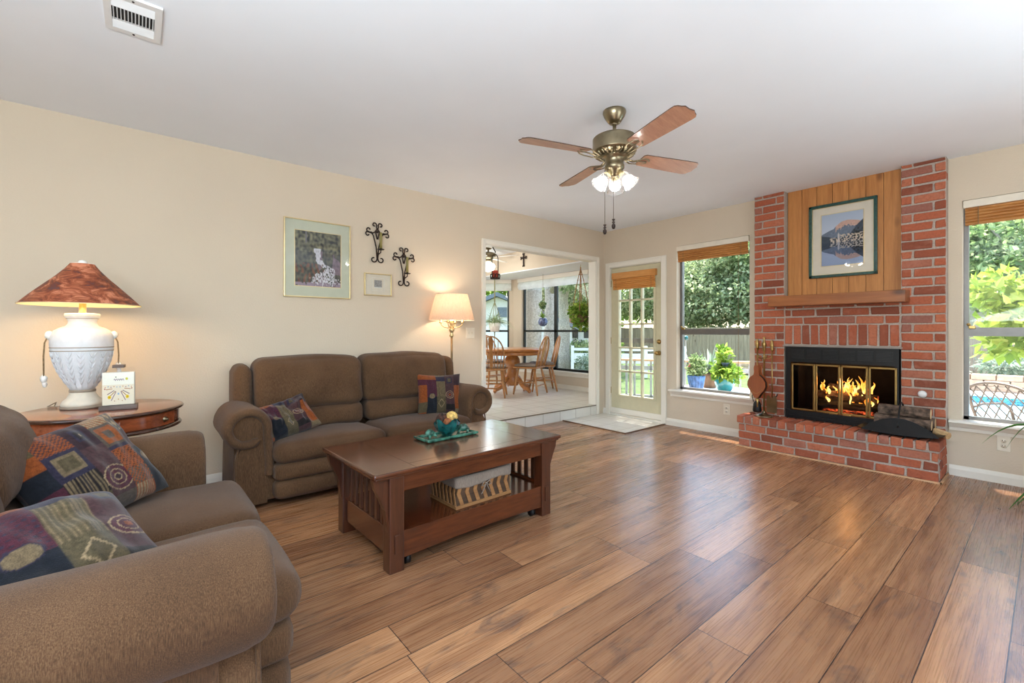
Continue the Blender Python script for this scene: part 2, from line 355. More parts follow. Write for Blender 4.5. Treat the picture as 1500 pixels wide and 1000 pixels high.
mk_shade('blindwhite', srgb(224, 224, 220), srgb(236, 236, 232), .35, (3, 3, 3))
t = NT('mica'); v = t.co(scale=(1, 1, 2.2)); n = t.noise(v, 8, 6, .65, 1.2); col = t.ramp(n, [(.3, srgb(96, 86, 98)), (.42, srgb(136, 72, 54)), (.52, srgb(186, 104, 70)), (.64, srgb(236, 160, 124))]); t.base(col); t.set(rough=.45)
ts = t.n('ShaderNodeBsdfTranslucent'); t.L(col, ts.inputs[0]); mx = t.n('ShaderNodeMixShader'); mx.inputs[0].default_value = .32; t.L(t.b.outputs[0], mx.inputs[1]); t.L(ts.outputs[0], mx.inputs[2]); t.L(mx.outputs[0], t.out.inputs[0]); M['mica'] = t.m
t = NT('shadelining'); t.base(srgb(240, 222, 176)); t.set(rough=.8); M['lining'] = t.m
def emis(name, c, s):
    t = NT(name); t.base((0.8, .8, .8, 1)); t.set(emitc=(*c, 1), emit=s); M[name] = t.m
emis('bulb', (1, .95, .88), 2); emis('warmbulb', (1, .75, .42), 8); emis('coolbulb', (1, .97, .9), 6)
t = NT('flame'); g = t.n('ShaderNodeNewGeometry'); col = t.ramp(t.noise(t.co(scale=(1, 1, .5)), 22, 3), [(.35, (1, .16, .01)), (.5, (1, .40, .05)), (.65, (1, .75, .25))]); t.base((0, 0, 0, 1)); t.val(col, t.b.inputs['Emission Color']); t.set(emit=2.6); M['flame'] = t.m
t = NT('ember'); n = t.noise(t.co(), 40, 4); t.base((.05, .03, .03, 1)); t.val(t.ramp(n, [(.45, (0, 0, 0)), (.6, (1, .12, .03)), (.75, (1, .4, .15))]), t.b.inputs['Emission Color']); t.set(emit=1.3); M['ember'] = t.m
def mk_paint(name, rough=.85, bumps=0, sheen=0):
    t = NT(name); a = t.n('ShaderNodeVertexColor', layer_name='paint')
    c = a.outputs[0]
    if bumps:
        n = t.noise(t.co(), 380, 2, .7); c = t.mix(1, c, t.ramp(n, [(.3, (.72, .72, .72)), (.7, (1.15, 1.15, 1.15))]), 'MULTIPLY'); t.bump(n, bumps, .003)
    t.base(c); t.set(rough=rough, sheen=sheen, spec=.25); M[name] = t.m
mk_paint('print', .5); mk_paint('tapestry', .95, .5, .2)
def mk_leaf(name, stops, trans=.5):
    t = NT(name); g = t.n('ShaderNodeNewGeometry'); col = t.ramp(g.outputs['Random Per Island'], stops); t.base(col); t.set(rough=.5, spec=.3)
    ts = t.n('ShaderNodeBsdfTranslucent'); t.L(col, ts.inputs[0]); mx = t.n('ShaderNodeMixShader'); mx.inputs[0].default_value = trans
    t.L(t.b.outputs[0], mx.inputs[1]); t.L(ts.outputs[0], mx.inputs[2]); t.L(mx.outputs[0], t.out.inputs[0]); M[name] = t.m
mk_leaf('leaftree', [(0, srgb(96, 116, 78)), (.5, srgb(140, 158, 110)), (1, srgb(200, 208, 168))])
mk_leaf('leafbright', [(0, srgb(104, 130, 44)), (.5, srgb(150, 172, 66)), (1, srgb(194, 206, 104))])
mk_leaf('leafdark', [(0, srgb(80, 104, 66)), (.6, srgb(122, 148, 92)), (1, srgb(186, 200, 146))])
mk_leaf('leaffern', [(0, srgb(92, 128, 44)), (.5, srgb(130, 164, 62)), (1, srgb(178, 198, 96))])
mk_leaf('leafgrey', [(0, srgb(104, 126, 108)), (.5, srgb(140, 160, 140)), (1, srgb(186, 198, 180))])
mk_leaf('leafspike', [(0, srgb(54, 110, 48)), (1, srgb(92, 150, 66))], .2)
# ================================================================ the room shell
XF, YL, HC = 5.153, 4.121, 2.60
def cells(mb, plane, a0, a1, z0, z1, t0, t1, holes):
    A = sorted({a0, a1, *[h[0] for h in holes], *[h[1] for h in holes]}); Z = sorted({z0, z1, *[h[2] for h in holes], *[h[3] for h in holes]})
    for i in range(len(A)-1):
        for j in range(len(Z)-1):
            ca, cz = (A[i]+A[i+1])/2, (Z[j]+Z[j+1])/2
            if any(h[0] < ca < h[1] and h[2] < cz < h[3] for h in holes): continue
            if plane == 'x': mb.box(t0, t1, A[i], A[i+1], Z[j], Z[j+1])
            else: mb.box(A[i], A[i+1], t0, t1, Z[j], Z[j+1])
    return mb
def struct(name, mb, mat, parent=None):
    o = mb.build(name, M[mat] if isinstance(mat, str) else mat, parent)
    if parent is None: o['kind'] = 'structure'
    return o
W1 = (2.116, 2.985, .455, 2.235); W2 = (-.41, .462, .455, 2.24); DR = (3.19, 4.005, 0, 2.075)
struct('wall_far', cells(MB(), 'x', -2.4, YL+.13, 0, HC, XF, XF+.15, [W1, W2, DR, (.86, 1.69, .34, 1.02)]), 'wall')
OX0, OX1, OZ = 3.03, 4.985, 2.18
struct('wall_left', cells(MB(), 'y', -2.6, XF, 0, HC, YL, YL+.13, [(OX0, OX1, 0, OZ)]), 'wall')
struct('wall_right', cells(MB(), 'y', -2.6, XF+.15, 0, HC, -2.55, -2.4, [(-1.2, 2.4, .3, 2.35)]), 'wall')
struct('wall_back', cells(MB(), 'x', -2.4, YL+.13, 0, HC, -2.75, -2.6, [(-.8, 2.0, .3, 2.35)]), 'wall')
struct('floor', MB().box(-2.6, XF, -2.4, YL, -.1, 0), 'floor')
struct('floor', MB().box(4.31, XF, 3.14, YL, 0, .007), 'tile')
struct('floor', MB().prism([(1.0, YL+.002), (5.3, YL+.002), (5.3, 4.25), (5.37, 4.25), (6.08, 4.96), (6.08, 7.13), (4.6, 8.61), (1.0, 8.61)], 'z', -.1, .14), 'tile')
struct('trim_1', MB().box(OX0, OX1, YL-.006, YL+.004, .128, .142), simple('nosing', srgb(120, 108, 92), .4))
struct('trim_2', MB().box(4.30, 4.312, 3.13, YL, 0, .012).box(4.30, XF, 3.128, 3.14, 0, .012), simple('threshold', srgb(120, 94, 72), .4))
struct('ceiling', MB().prism([(-2.75, -2.55), (5.44, -2.55), (5.44, 4.25), (6.5, 4.25), (6.5, 8.8), (-2.75, 8.8)], 'z', HC, HC+.12), 'ceil')
# breakfast room
struct('wall_breakfast', MB().prism([(5.3, 4.25), (5.37, 4.25), (6.08, 4.96), (6.08, 5.02), (5.93, 5.02), (5.3, 4.39)], 'z', 0, HC), 'wall')
struct('wall_breakfast', cells(MB(), 'x', 5.02, 7.07, 0, HC, 5.93, 6.08, [(5.06, 6.82, .46, 2.25)]), 'wall')
RB = Matrix.Translation((5.93, 7.07, 0)) @ Matrix.Rotation(math.radians(135), 4, 'Z')   # local x runs along the angled wall, -y is outside
mb = MB()
for (a, b, z0, z1) in ((-.06, .09, 0, HC), (.09, 1.25, 0, .46), (.09, 1.25, 2.25, HC), (1.25, 2.1, 0, HC)): mb.box(a, b, -.15, 0, z0, z1, M=RB)
struct('wall_breakfast', mb, 'wall')
struct('wall_breakfast', MB().box(1.0, 4.6, 8.5, 8.65, 0, HC).box(.85, 1.0, YL+.13, 8.65, 0, HC), 'wall')
struct('wall_soffit', MB().prism([(5.2, 4.25), (5.3, 4.25), (5.3, 4.39), (5.93, 5.02), (5.93, 7.07), (4.5, 8.5), (3.9, 8.5), (5.2, 7.2)], 'z', 2.25, HC), 'wall')
struct('trim_3', MB().prism([(5.19, 4.25), (5.3, 4.25), (5.3, 4.39), (5.93, 5.02), (5.93, 7.07), (4.5, 8.5), (3.9, 8.48), (5.19, 7.2)], 'z', 2.235, 2.25), 'ceil')
# baseboards
bp = [(0, 0), (.016, 0), (.016, .055), (.010, .075), (.006, .085), (0, .085)]
def base_far(y0, y1, n):
    struct(n, MB().prism([(XF-a, z) for a, z in bp], 'y', y0, y1), 'trimwhite')
base_far(2.03, 3.12, 'baseboard_far'); base_far(-2.4, .54, 'baseboard_far'); base_far(4.08, YL, 'baseboard_far')
struct('baseboard_left', MB().prism([(YL-a, z) for a, z in bp], 'x', -2.6, 2.975), 'trimwhite')
struct('baseboard_breakfast', MB().box(5.912, 5.93, 5.02, 7.07, .14, .215), 'trimwhite')
# casing of the wide opening
def casing_y(x0, x1, z1, y, wdt=.055):
    m = MB()
    for (a, b, c, d) in ((x0-wdt, x0, 0, z1+wdt), (x1, x1+wdt, 0, z1+wdt), (x0, x1, z1, z1+wdt)):
        m.rbox(a, b, y-.018, y, c, d, .005)
    m.rbox(x0-wdt+.012, x1+wdt-.012, y-.024, y-.016, z1+wdt-.02, z1+wdt-.008, .003)
    m.rbox(x0-wdt+.008, x0-wdt+.018, y-.024, y-.016, 0, z1+wdt-.01, .003).rbox(x1+wdt-.018, x1+wdt-.008, y-.024, y-.016, 0, z1+wdt-.01, .003)
    return m
m = casing_y(OX0+.005, OX1-.005, OZ-.005, YL)
m.box(OX0, OX0+.012, YL, YL+.13, .14, OZ).box(OX1-.012, OX1, YL, YL+.13, .14, OZ).box(OX0, OX1, YL, YL+.13, OZ-.012, OZ)
struct('trim_4', m, 'trimwhite')
# door casing
m = MB(); wd = .07
for (a, b, c, d) in ((DR[0]-wd, DR[0], 0, DR[3]+wd), (DR[1], DR[1]+wd, 0, DR[3]+wd), (DR[0], DR[1], DR[3], DR[3]+wd)):
    m.rbox(XF-.02, XF, a, b, c, d, .006)
m.rbox(XF-.026, XF-.018, DR[0]-wd+.012, DR[1]+wd-.012, DR[3]+wd-.022, DR[3]+wd-.01, .003)
m.box(XF, XF+.15, DR[0], DR[0]+.008, 0, DR[3]).box(XF, XF+.15, DR[1]-.008, DR[1], 0, DR[3]).box(XF, XF+.15, DR[0], DR[1], DR[3]-.008, DR[3])
m.box(XF-.01, XF+.15, DR[0], DR[1], 0, .03)
struct('trim_5', m, 'trimwhite')
# ---- french door
dr = MB(); x0, x1 = XF+.012, XF+.055; gy0, gy1, gz0, gz1 = 3.313, 3.864, .30, 1.93
dy0, dy1 = DR[0]+.01, DR[1]-.01
dr.box(x0, x1, dy0, gy0, .04, DR[3]-.012).box(x0, x1, gy1, dy1, .04, DR[3]-.012).box(x0, x1, gy0, gy1, .04, gz0).box(x0, x1, gy0, gy1, gz1, DR[3]-.012)
door = struct('door_1', dr, 'doorpaint')
m = MB()
for (a, b, c, d) in ((gy0-.03, gy0, gz0-.03, gz1+.03), (gy1, gy1+.03, gz0-.03, gz1+.03), (gy0, gy1, gz0-.03, gz0), (gy0, gy1, gz1, gz1+.03)): m.rbox(x0-.012, x0, a, b, c, d, .004)
for i in (1, 2): yy = gy0+(gy1-gy0)*i/3; m.rbox(x0-.008, x1, yy-.012, yy+.012, gz0, gz1, .004)
for i in range(1, 5): zz = gz0+(gz1-gz0)*i/5; m.rbox(x0-.008, x1, gy0, gy1, zz-.012, zz+.012, .004)
m.build('glazing_bars', M['doorpaint'], door)
MB().box(x0+.02, x0+.024, gy0, gy1, gz0, gz1).build('pane', M['glass'], door)
MB().rbox(x0-.012, x0, dy0, dy1, .035, .11, .004).build('door_sweep', M['trimwhite'], door)
for zk, big in ((1.045, 0), (.90, 1)):
    k = MB(); R = Matrix.Translation((x0, 3.237, zk)) @ Matrix.Rotation(-PI/2, 4, 'Y')
    k.lathe([(.0, 0), (.031, 0), (.031, .006), (.02, .012)]+([(.012, .02), (.012, .04), (.024, .048), (.028, .06), (.022, .072), (0, .076)] if big else [(.018, .02), (0, .022)]), M=R, seg=20)
    k.build('door_knob' if big else 'deadbolt', M['brass'], door, 'polished brass '+('knob' if big else 'deadbolt'))
for zk in (.35, 1.05, 1.85): MB().tube([(x0-.006, dy1+.004, zk-.045), (x0-.006, dy1+.004, zk+.045)], .006).build('hinge', M['brass'], door, 'brass hinge')
# storm door outside it
m = MB(); X = XF+.10
for (a, b, c, d) in ((3.22, 3.29, .04, 2.05), (3.905, 3.975, .04, 2.05), (3.29, 3.905, .04, .16), (3.29, 3.905, 1.97, 2.05), (3.29, 3.905, 1.02, 1.085)): m.box(X, X+.02, a, b, c, d)
struct('door_2', m, 'winframe')
def roman_blind(name, label, loc_x, y0, y1, z0, z1, mat, val=.085, group=None, slope=0, cord_to=None):
    t = thing(name, label, 'blind', (loc_x, (y0+y1)/2, z0), 0, group); hw = (y1-y0)/2; H = z1-z0
    MB().rbox(-.045, 0, -hw, hw, H-val, H, .005).build('valance', mat, t)
    b = MB()
    for k in range(6):
        z = (H-val)*k/6; b.grid(lambda u, v: (-.012-.016*math.sin(PI*v)-.002*k, -hw+.012+(2*hw-.024)*u, z+((H-val)/6*1.15)*v), 2, 5)
    b.build('folded_slats', mat, t)
    for s in (-.8, .8): MB().tube([(-.04, s*hw, H-val), (-.036, s*hw, .0)], .0025, 6).build('cord', M['cord'], t)
    if cord_to is not None: MB().tube([(-.03, cord_to[0]-(y0+y1)/2, 0), (-.03, cord_to[0]-(y0+y1)/2, cord_to[1]-z0)], .0022, 6).build('pull_cord', M['cord'], t)
    return t
roman_blind('bamboo_blind', 'short bamboo roman blind pulled up at the top of the french door', x0-.012, 3.255, 3.95, 1.755, 1.99, M['bamboodoor'])
# ---- far wall windows
def window(n, Wd, name_sill, ysplit=None):
    y0, y1, z0, z1 = Wd; X = XF+.085; f = MB()
    for (a, b, c, d) in ((y0, y0+.03, z0, z1), (y1-.03, y1, z0, z1), (y0, y1, z0, z0+.028), (y0, y1, z1-.03, z1)): f.box(X, X+.05, a, b, c, d)
    f.box(X-.008, X+.03, y0+.02, y1-.02, 1.17, 1.21); f.box(X, X+.03, y0+.03, y1-.03, 1.14, 1.172)
    w_ = struct(n, f, 'winframe')
    MB().box(X+.02, X+.024, y0+.02, y1-.02, z0+.02, 1.19).build('pane', M['glass'], w_); MB().box(X+.035, X+.039, y0+.02, y1-.02, 1.17, z1-.02).build('pane', M['glass'], w_)
    k = MB().rbox(X-.03, X, y1-.07, y1-.03, 1.20, 1.225, .004); k.ball((X-.02, y1-.03, 1.235), .013); k.build('latch', M['brass'], w_, 'small brass sash latch')
    s = MB(); s.prism([(XF-.075, z0-.004), (XF-.08, z0-.012), (XF-.075, z0-.02), (XF-.045, z0-.026), (XF-.036, z0-.045), (XF-.018, z0-.06), (XF-.014, z0-.085), (XF, z0-.085), (XF, z0-.03), (XF+.085, z0-.03), (XF+.085, z0+.001), (XF-.07, z0+.001)], 'y', y0-.075, y1+.075)
    s.build('window_sill', M['trimwhite'], w_)
    return w_
window('window_1', W1, 1); window('window_2', W2, 2)
for nm, Wd, lab in (('bamboo_blind', W1, 'wide bamboo blind raised over the window left of the brick fireplace'), ('bamboo_blind', W2, 'wide bamboo blind raised over the window right of the brick fireplace')):
    t = roman_blind(nm, lab, XF+.03, Wd[0]+.004, Wd[1]-.004, 2.035, Wd[3]-.005, M['bamboo'], .06, cord_to=(Wd[0]+.12, .55))
    for ch in [o for o in bpy.data.objects if o.parent == t and o.name.startswith('valance')]:
        ch.data.materials[0] = M['almond']; ch['label'] = 'beige head rail'
# ---- breakfast windows (black frames)
f = MB(); X = 5.98
for (a, b, c, d) in ((5.06, 5.10, .46, 2.25), (6.78, 6.82, .46, 2.25), (5.875, 5.95, .46, 2.25), (5.06, 6.82, .46, .50), (5.06, 6.82, 2.2, 2.25), (5.06, 6.82, 1.165, 1.205)): f.box(X, X+.04, a, b, c, d)
w3 = struct('window_3', f, 'blackframe'); MB().box(X+.015, X+.019, 5.07, 6.8, .48, 2.23).build('pane', M['glass'], w3)
MB().rbox(5.885, 5.98, 5.04, 6.87, .43, .46, .006).rbox(5.91, 5.93, 5.04, 6.87, .37, .43, .004).build('window_sill', M['trimwhite'], w3)
f = MB()
for (a, b, c, d) in ((.09, .13, .46, 2.25), (1.21, 1.25, .46, 2.25), (.09, 1.25, .46, .50), (.09, 1.25, 2.2, 2.25), (.09, 1.25, 1.165, 1.205)): f.box(a, b, -.10, -.06, c, d, M=RB)
w4 = struct('window_4', f, 'blackframe'); MB().box(.1, 1.24, -.085, -.081, .48, 2.23, M=RB).build('pane', M['glass'], w4)
MB().box(.05, 1.3, -.06, .04, .43, .46, M=RB).build('window_sill', M['trimwhite'], w4)
def white_shade(label, T, L_):
    t = thing('roman_shade', label, 'blind'); t.matrix_world = T
    MB().rbox(0, L_, -.01, .05, -.075, 0, .004).build('valance', M['trimwhite'], t)
    b = MB(); b.grid(lambda u, v: (L_*u, .018+.03*math.sin(PI*v)+.006*math.sin(u*L_*20), -.075-.15*v), 60, 8); b.build('folded_fabric', M['blindwhite'], t)
    return t
white_shade('long white roman shade across the wide black-framed breakfast window', Matrix.Translation((5.92, 5.03, 2.232)) @ Matrix.Rotation(PI/2, 4, 'Z'), 1.85)
white_shade('shorter white roman shade on the angled breakfast window at left', RB @ Matrix.Translation((.04, .012, 2.232)), 1.25)

# ================================================================ fireplace
XB = 5.035
fp = thing('fireplace', 'red brick fireplace with raised hearth, pine panel and wooden mantel', 'fireplace', (0, 0, 0))
CR, Z0 = .0775, .315
def brickbox(mb, x0, x1, y0, y1, z0, z1, j=.004):
    r = lambda: random.uniform(-j, j)
    if x1-x0 < .02 or y1-y0 < .012 or z1-z0 < .015: return
    bm = bmesh.new(); bmesh.ops.create_cube(bm, size=1)
    for v in bm.verts: v.co = Vector(((x0+x1)/2+v.co.x*(x1-x0)+r(), (y0+y1)/2+v.co.y*(y1-y0)+r(), (z0+z1)/2+v.co.z*(z1-z0)+r()))
    bmesh.ops.bevel(bm, geom=bm.edges[:], offset=.0045, segments=1, affect='EDGES'); mb.bm(bm)
bk = MB(); G = .0145
def row(mb, z0, z1, cuts, x=XB, dep=.09):
    for a, b in zip(cuts[:-1], cuts[1:]):
        if b-a > .02: brickbox(mb, x, x+dep, a+G/2, b-G/2, z0+G/2, z1-G/2)
for k in range(30):
    z0, z1 = Z0+k*CR, min(Z0+(k+1)*CR, HC+.004)
    if k % 2 == 0: row(bk, z0, z1, [.541, .62, .83]); row(bk, z0, z1, [1.73, 1.81, 2.024] if True else 0)
    else: row(bk, z0, z1, [.541, .75, .83]); row(bk, z0, z1, [1.73, 1.94, 2.024])
for k in range(12, 16):
    z0, z1 = Z0+k*CR, min(Z0+(k+1)*CR, 1.52); off = 0 if k % 2 else .105
    row(bk, z0, z1, [.83]+[c for c in [.83+off+.21*i for i in range(0, 5)] if .86 < c < 1.72]+[1.73])
for i in range(12): brickbox(bk, XB-.002, XB+.09, .83+.075*i+G/2, .83+.075*(i+1)-G/2, 1.045+G/2, 1.245-G/2)
breast = bk.build('brick_face', M['brick'], fp)
mt = MB(); D0, D1 = XB+.009, XF
mt.box(D0, D1, .545, .826, .3, HC).box(D0, D1, 1.734, 2.02, .3, HC).box(D0, D1, .826, 1.734, 1.03, 1.52).box(XF-.012, XF, .826, 1.734, 1.52, HC)
mt.build('mortar_backing', M['mortar'], fp)
MB().box(XB-.004, XB+.1, .815, 1.745, 1.028, 1.044).build('lintel', simple('steelgrey', srgb(150, 140, 132), .6, .2), fp, 'grey steel lintel')
# pine boards in the recess
pn = MB(); nb = 7; yw = (1.73-.83)/nb
for i in range(nb): pn.rbox(XF-.03, XF-.013, .83+i*yw+.0015, .83+(i+1)*yw-.0015, 1.52, HC, .003)
pn.build('pine_panelling', M['pine'], fp, 'knotty pine boards')
mn = MB().rbox(4.845, XB+.01, .768, 1.817, 1.425, 1.525, .006); mn.build('mantel', M['mantlewood'], fp, 'reddish brown solid wood mantel')
# hearth
hb = MB(); HX, HY0, HY1 = 4.765, .553, 2.072
for k in range(3):
    z0, z1 = .004+k*CR, .004+(k+1)*CR; off = (0, .1, .05)[k]
    cuts = [HY0]+[c for c in [HY0+off+.2*i for i in range(0, 9)] if HY0+.03 < c < HY1-.05]+[HY1]
    row(hb, z0, z1, cuts, HX, .09)
    for (ya, yb) in ((HY0, HY0+.09), (HY1-.09, HY1)):
        xs = [HX+.09, HX+.29, XF] if k % 2 == 0 else [HX+.09, HX+.19, XF]
        for a, b in zip(xs[:-1], xs[1:]): brickbox(hb, a+G/2, b-G/2, ya, yb, z0+G/2, z1-G/2)
nt = 20; wy = (HY1-HY0+.02)/nt
for i in range(nt):
    a, b = HY0-.01+i*wy, HY0-.01+(i+1)*wy
    brickbox(hb, HX-.018, HX+.178, a+G/2, b-G/2, .238+G/2, .314, .004)
    brickbox(hb, HX+.188, XB+.06 if (b < .83 or a > 1.73) else XB+.03, a+G/2, b-G/2, .238+G/2, .313, .004)
he = hb.build('hearth', M['brick'], fp, 'raised brick hearth')
MB().box(HX+.008, XF, HY0+.008, HY1-.008, 0, .236).box(HX-.006, XB+.03, HY0, HY1, .236, .304).build('hearth_mortar', M['mortar'], he)
MB().box(HX-.016, HX-.004, HY0-.014, HY1+.014, 0, .012).box(HX-.016, XF-.018, HY0-.016, HY0-.004, 0, .012).build('shoe_moulding', M['rail'], fp, 'thin tan wood strip')
# firebox
fb = MB(); FY0, FY1, FZ0, FZ1 = .838, 1.714, .318, 1.028; X0 = XB-.004
fb.box(X0, X0+.03, FY0, FY1, .875, FZ1).box(X0, X0+.03, FY0, FY0+.03, FZ0, .875).box(X0, X0+.03, FY1-.04, FY1, FZ0, .875).box(X0-.012, X0+.03, FY0, FY1, FZ0, .40)
fb.box(X0-.02, X0-.012, FY0+.03, FY1-.03, .335, .352)
sur = fb.build('firebox_surround', M['blackmetal'], fp, 'matt black metal surround')
lv = MB()
for i in range(6):
    a = FY0+.04+i*(FY1-FY0-.07)/6; b = a+(FY1-FY0-.07)/6-.02
    for q in range(7): lv.box(X0-.008, X0+.004, a, b, .912+q*.0135, .918+q*.0135)
lv.build('louver', M['louvermetal'], sur)
ib = MB(); ib.box(5.5, 5.52, .86, 1.69, .34, 1.0).box(XB+.03, 5.5, .84, .86, .34, 1.0).box(XB+.03, 5.5, 1.69, 1.71, .34, 1.0).box(XB+.03, 5.52, .84, 1.71, 1.0, 1.02).box(XB+.03, 5.52, .84, 1.71, .32, .37)
ib.build('firebox', M['soot'], fp, 'sooty firebox interior')
ys = [.846, 1.047, 1.2545, 1.457, 1.663]; zb, zt = .405, .862
for i in range(4):
    a, b = ys[i]+.002, ys[i+1]-.002; XD = X0-.018
    fr = MB(); q = .016
    for (c, d, e, g) in ((a, a+q, zb, zt), (b-q, b, zb, zt), (a, b, zb, zb+q), (a, b, zt-q, zt)): fr.rbox(XD, XD+.014, c, d, e, g, .003)
    if i in (1, 2): yy = (b-.05 if i == 1 else a+.05); fr.rbox(XD-.014, XD, yy-.03, yy+.03, zb-.004, zb+.006, .002)
    do = fr.build('glass_door', M['brass'], fp, 'brass-framed glass fire door')
    MB().box(XD+.006, XD+.009, a+q, b-q, zb+q, zt-q).build('pane', M['fireglass'], do)
gr = MB()
for i in range(7): yy = 1.0+i*.08; gr.tube([(5.16, yy, .40), (5.38, yy, .40)], .008, 6)
gr.tube([(5.16, 1.0, .40), (5.16, 1.48, .40)], .008, 6).tube([(5.38, 1.0, .40), (5.38, 1.48, .40)], .008, 6)
for a in (5.17, 5.37):
    for b in (1.02, 1.46): gr.tube([(a, b, .37), (a, b, .40)], .008, 6)
tag(gr.build('fire_grate', M['blackmetal']), 'black iron grate under the burning logs inside the firebox', 'grate')
def log(name, mat, p0, p1, r, label, group=None, cat='log', ends=True, par=None):
    P0, P1 = Vector(p0), Vector(p1); n = 14; seg = 18; m = MB(); ax = (P1-P0).normalized(); u = ax.cross(Vector((0, 0, 1))).normalized(); v = ax.cross(u); vs = []
    for i in range(n+1):
        c = P0.lerp(P1, i/n)
        for k in range(seg):
            a = 2*PI*k/seg; d = u*math.cos(a)+v*math.sin(a)
            rr = r*(1+.22*mnoise.noise(d*2.2+c*6)+.10*mnoise.noise(d*7+c*20)); vs.append(c+d*rr)
    m.add(vs, [(i*seg+k, i*seg+(k+1) % seg, (i+1)*seg+(k+1) % seg, (i+1)*seg+k) for i in range(n) for k in range(seg)], False)
    o = m.build(name, mat, par)
    if par is None: tag(o, label, cat, group)
    for q_ in (vs[:seg], vs[-seg:]): MB().add(q_, [tuple(range(seg))]).build('cut_end', M['cutwood'] if ends else M['ember'], o)
    return o
log('burning_log', M['soot'], (5.22, .98, .45), (5.22, 1.50, .45), .05, 'charred front log glowing at the bottom of the fire', ends=False)
log('burning_log', M['barklog'], (5.33, .98, .46), (5.31, 1.5, .47), .05, 'charred rear log lying behind the front log in the fire', ends=False)
log('burning_log', M['barklog'], (5.24, 1.50, .555), (5.28, 1.03, .535), .048, 'upper log with flames licking round it, resting on the other logs', ends=False)
log('burning_log', M['barklog'], (5.33, 1.42, .63), (5.24, 1.10, .61), .035, 'thin top branch in the fire, tilted across the stack', ends=False)
eb = MB().ball((5.27, 1.23, .42), .03, sc=(4.5, 9, 1.0), jit=.5); tag(eb.build('ember_bed', M['ember']), kind='stuff', label='glowing red embers under the burning logs', cat='embers')
fl = MB()
for i in range(40):
    yy = random.uniform(1.02, 1.46); h = random.uniform(.05, .11)*(1.6 if 1.10 < yy < 1.26 else 1); xx = random.uniform(5.17, 5.26); zb_ = random.choice([.49, .57, .60]); ph = random.random()*6; r0 = random.uniform(.006, .016)
    fl.tube([(xx+.01*math.sin(ph+t*4), yy+.022*math.sin(ph*2+t*5)*t, zb_+h*t) for t in [k/7 for k in range(8)]], [r0*(.5+1.2*math.sin(min(1, t*1.6)*PI/2))*(1-t)**.8+.0008 for t in [k/7 for k in range(8)]], 7, flat=.6)
tag(fl.build('flames', M['flame']), 'orange flames rising from the burning logs', 'fire', kind='stuff')
light('firelight', 'POINT', (5.15, 1.25, .68), 5, (1, .45, .15), .06)
def wall_plate(name, label, M4, kind):
    t = thing(name, label, 'outlet' if kind != 'switch' else 'light switch'); t.matrix_world = M4    # local: x right, z up, -y out
    wdt = .115 if kind == 'switch' else .072
    MB().rbox(-wdt/2, wdt/2, -.006, 0, -.06, .06, .003).build('cover_plate', M['almond'], t)
    if kind == 'switch':
        for s in (-.024, .024): MB().rbox(s-.005, s+.005, -.018, -.006, -.008, .012, .002).build('toggle', M['almond'], t)
    else:
        for s in (-.02, .02):
            k = MB(); k.lathe([(0, 0), (.016, 0), (.015, .003), (0, .003)], M=Matrix.Translation((0, -.006, s)) @ Matrix.Rotation(PI/2, 4, 'X'), seg=18)
            o = k.build('socket', M['almond'], t)
            MB().box(-.008, -.005, -.0105, -.009, s-.002, s+.007).box(.005, .008, -.0105, -.009, s-.002, s+.007).ball((0, -.0095, s-.008), .0028).build('slots', M['slotdark'], o)
    return t
RY = Matrix.Rotation(PI/2, 4, 'Z') @ Matrix.Rotation(PI, 4, 'Z')   # facing -x
wall_plate('wall_outlet', 'beige outlet in the wall under the window left of the fireplace', Matrix.Translation((XF, 2.365, .29)) @ RY, 'o')
wall_plate('wall_outlet', 'beige outlet in the wall under the window right of the fireplace', Matrix.Translation((XF, .235, .312)) @ RY, 'o')
wall_plate('light_switch', 'double toggle light switch between the floor lamp and the wide opening', Matrix.Translation((2.83, YL, 1.16)), 'switch')
k = MB().lathe([(0, 0), (.03, 0), (.027, .008), (.012, .012), (0, .012)], M=Matrix.Translation((XB-.004, .688, .656)) @ Matrix.Rotation(-PI/2, 4, 'Y')); k.box(XB-.02, XB-.015, .68, .70, .652, .660)
tag(k.build('gas_key_plate', M['whitemetal']), 'round chrome gas valve plate set in the brickwork right of the firebox', 'valve')
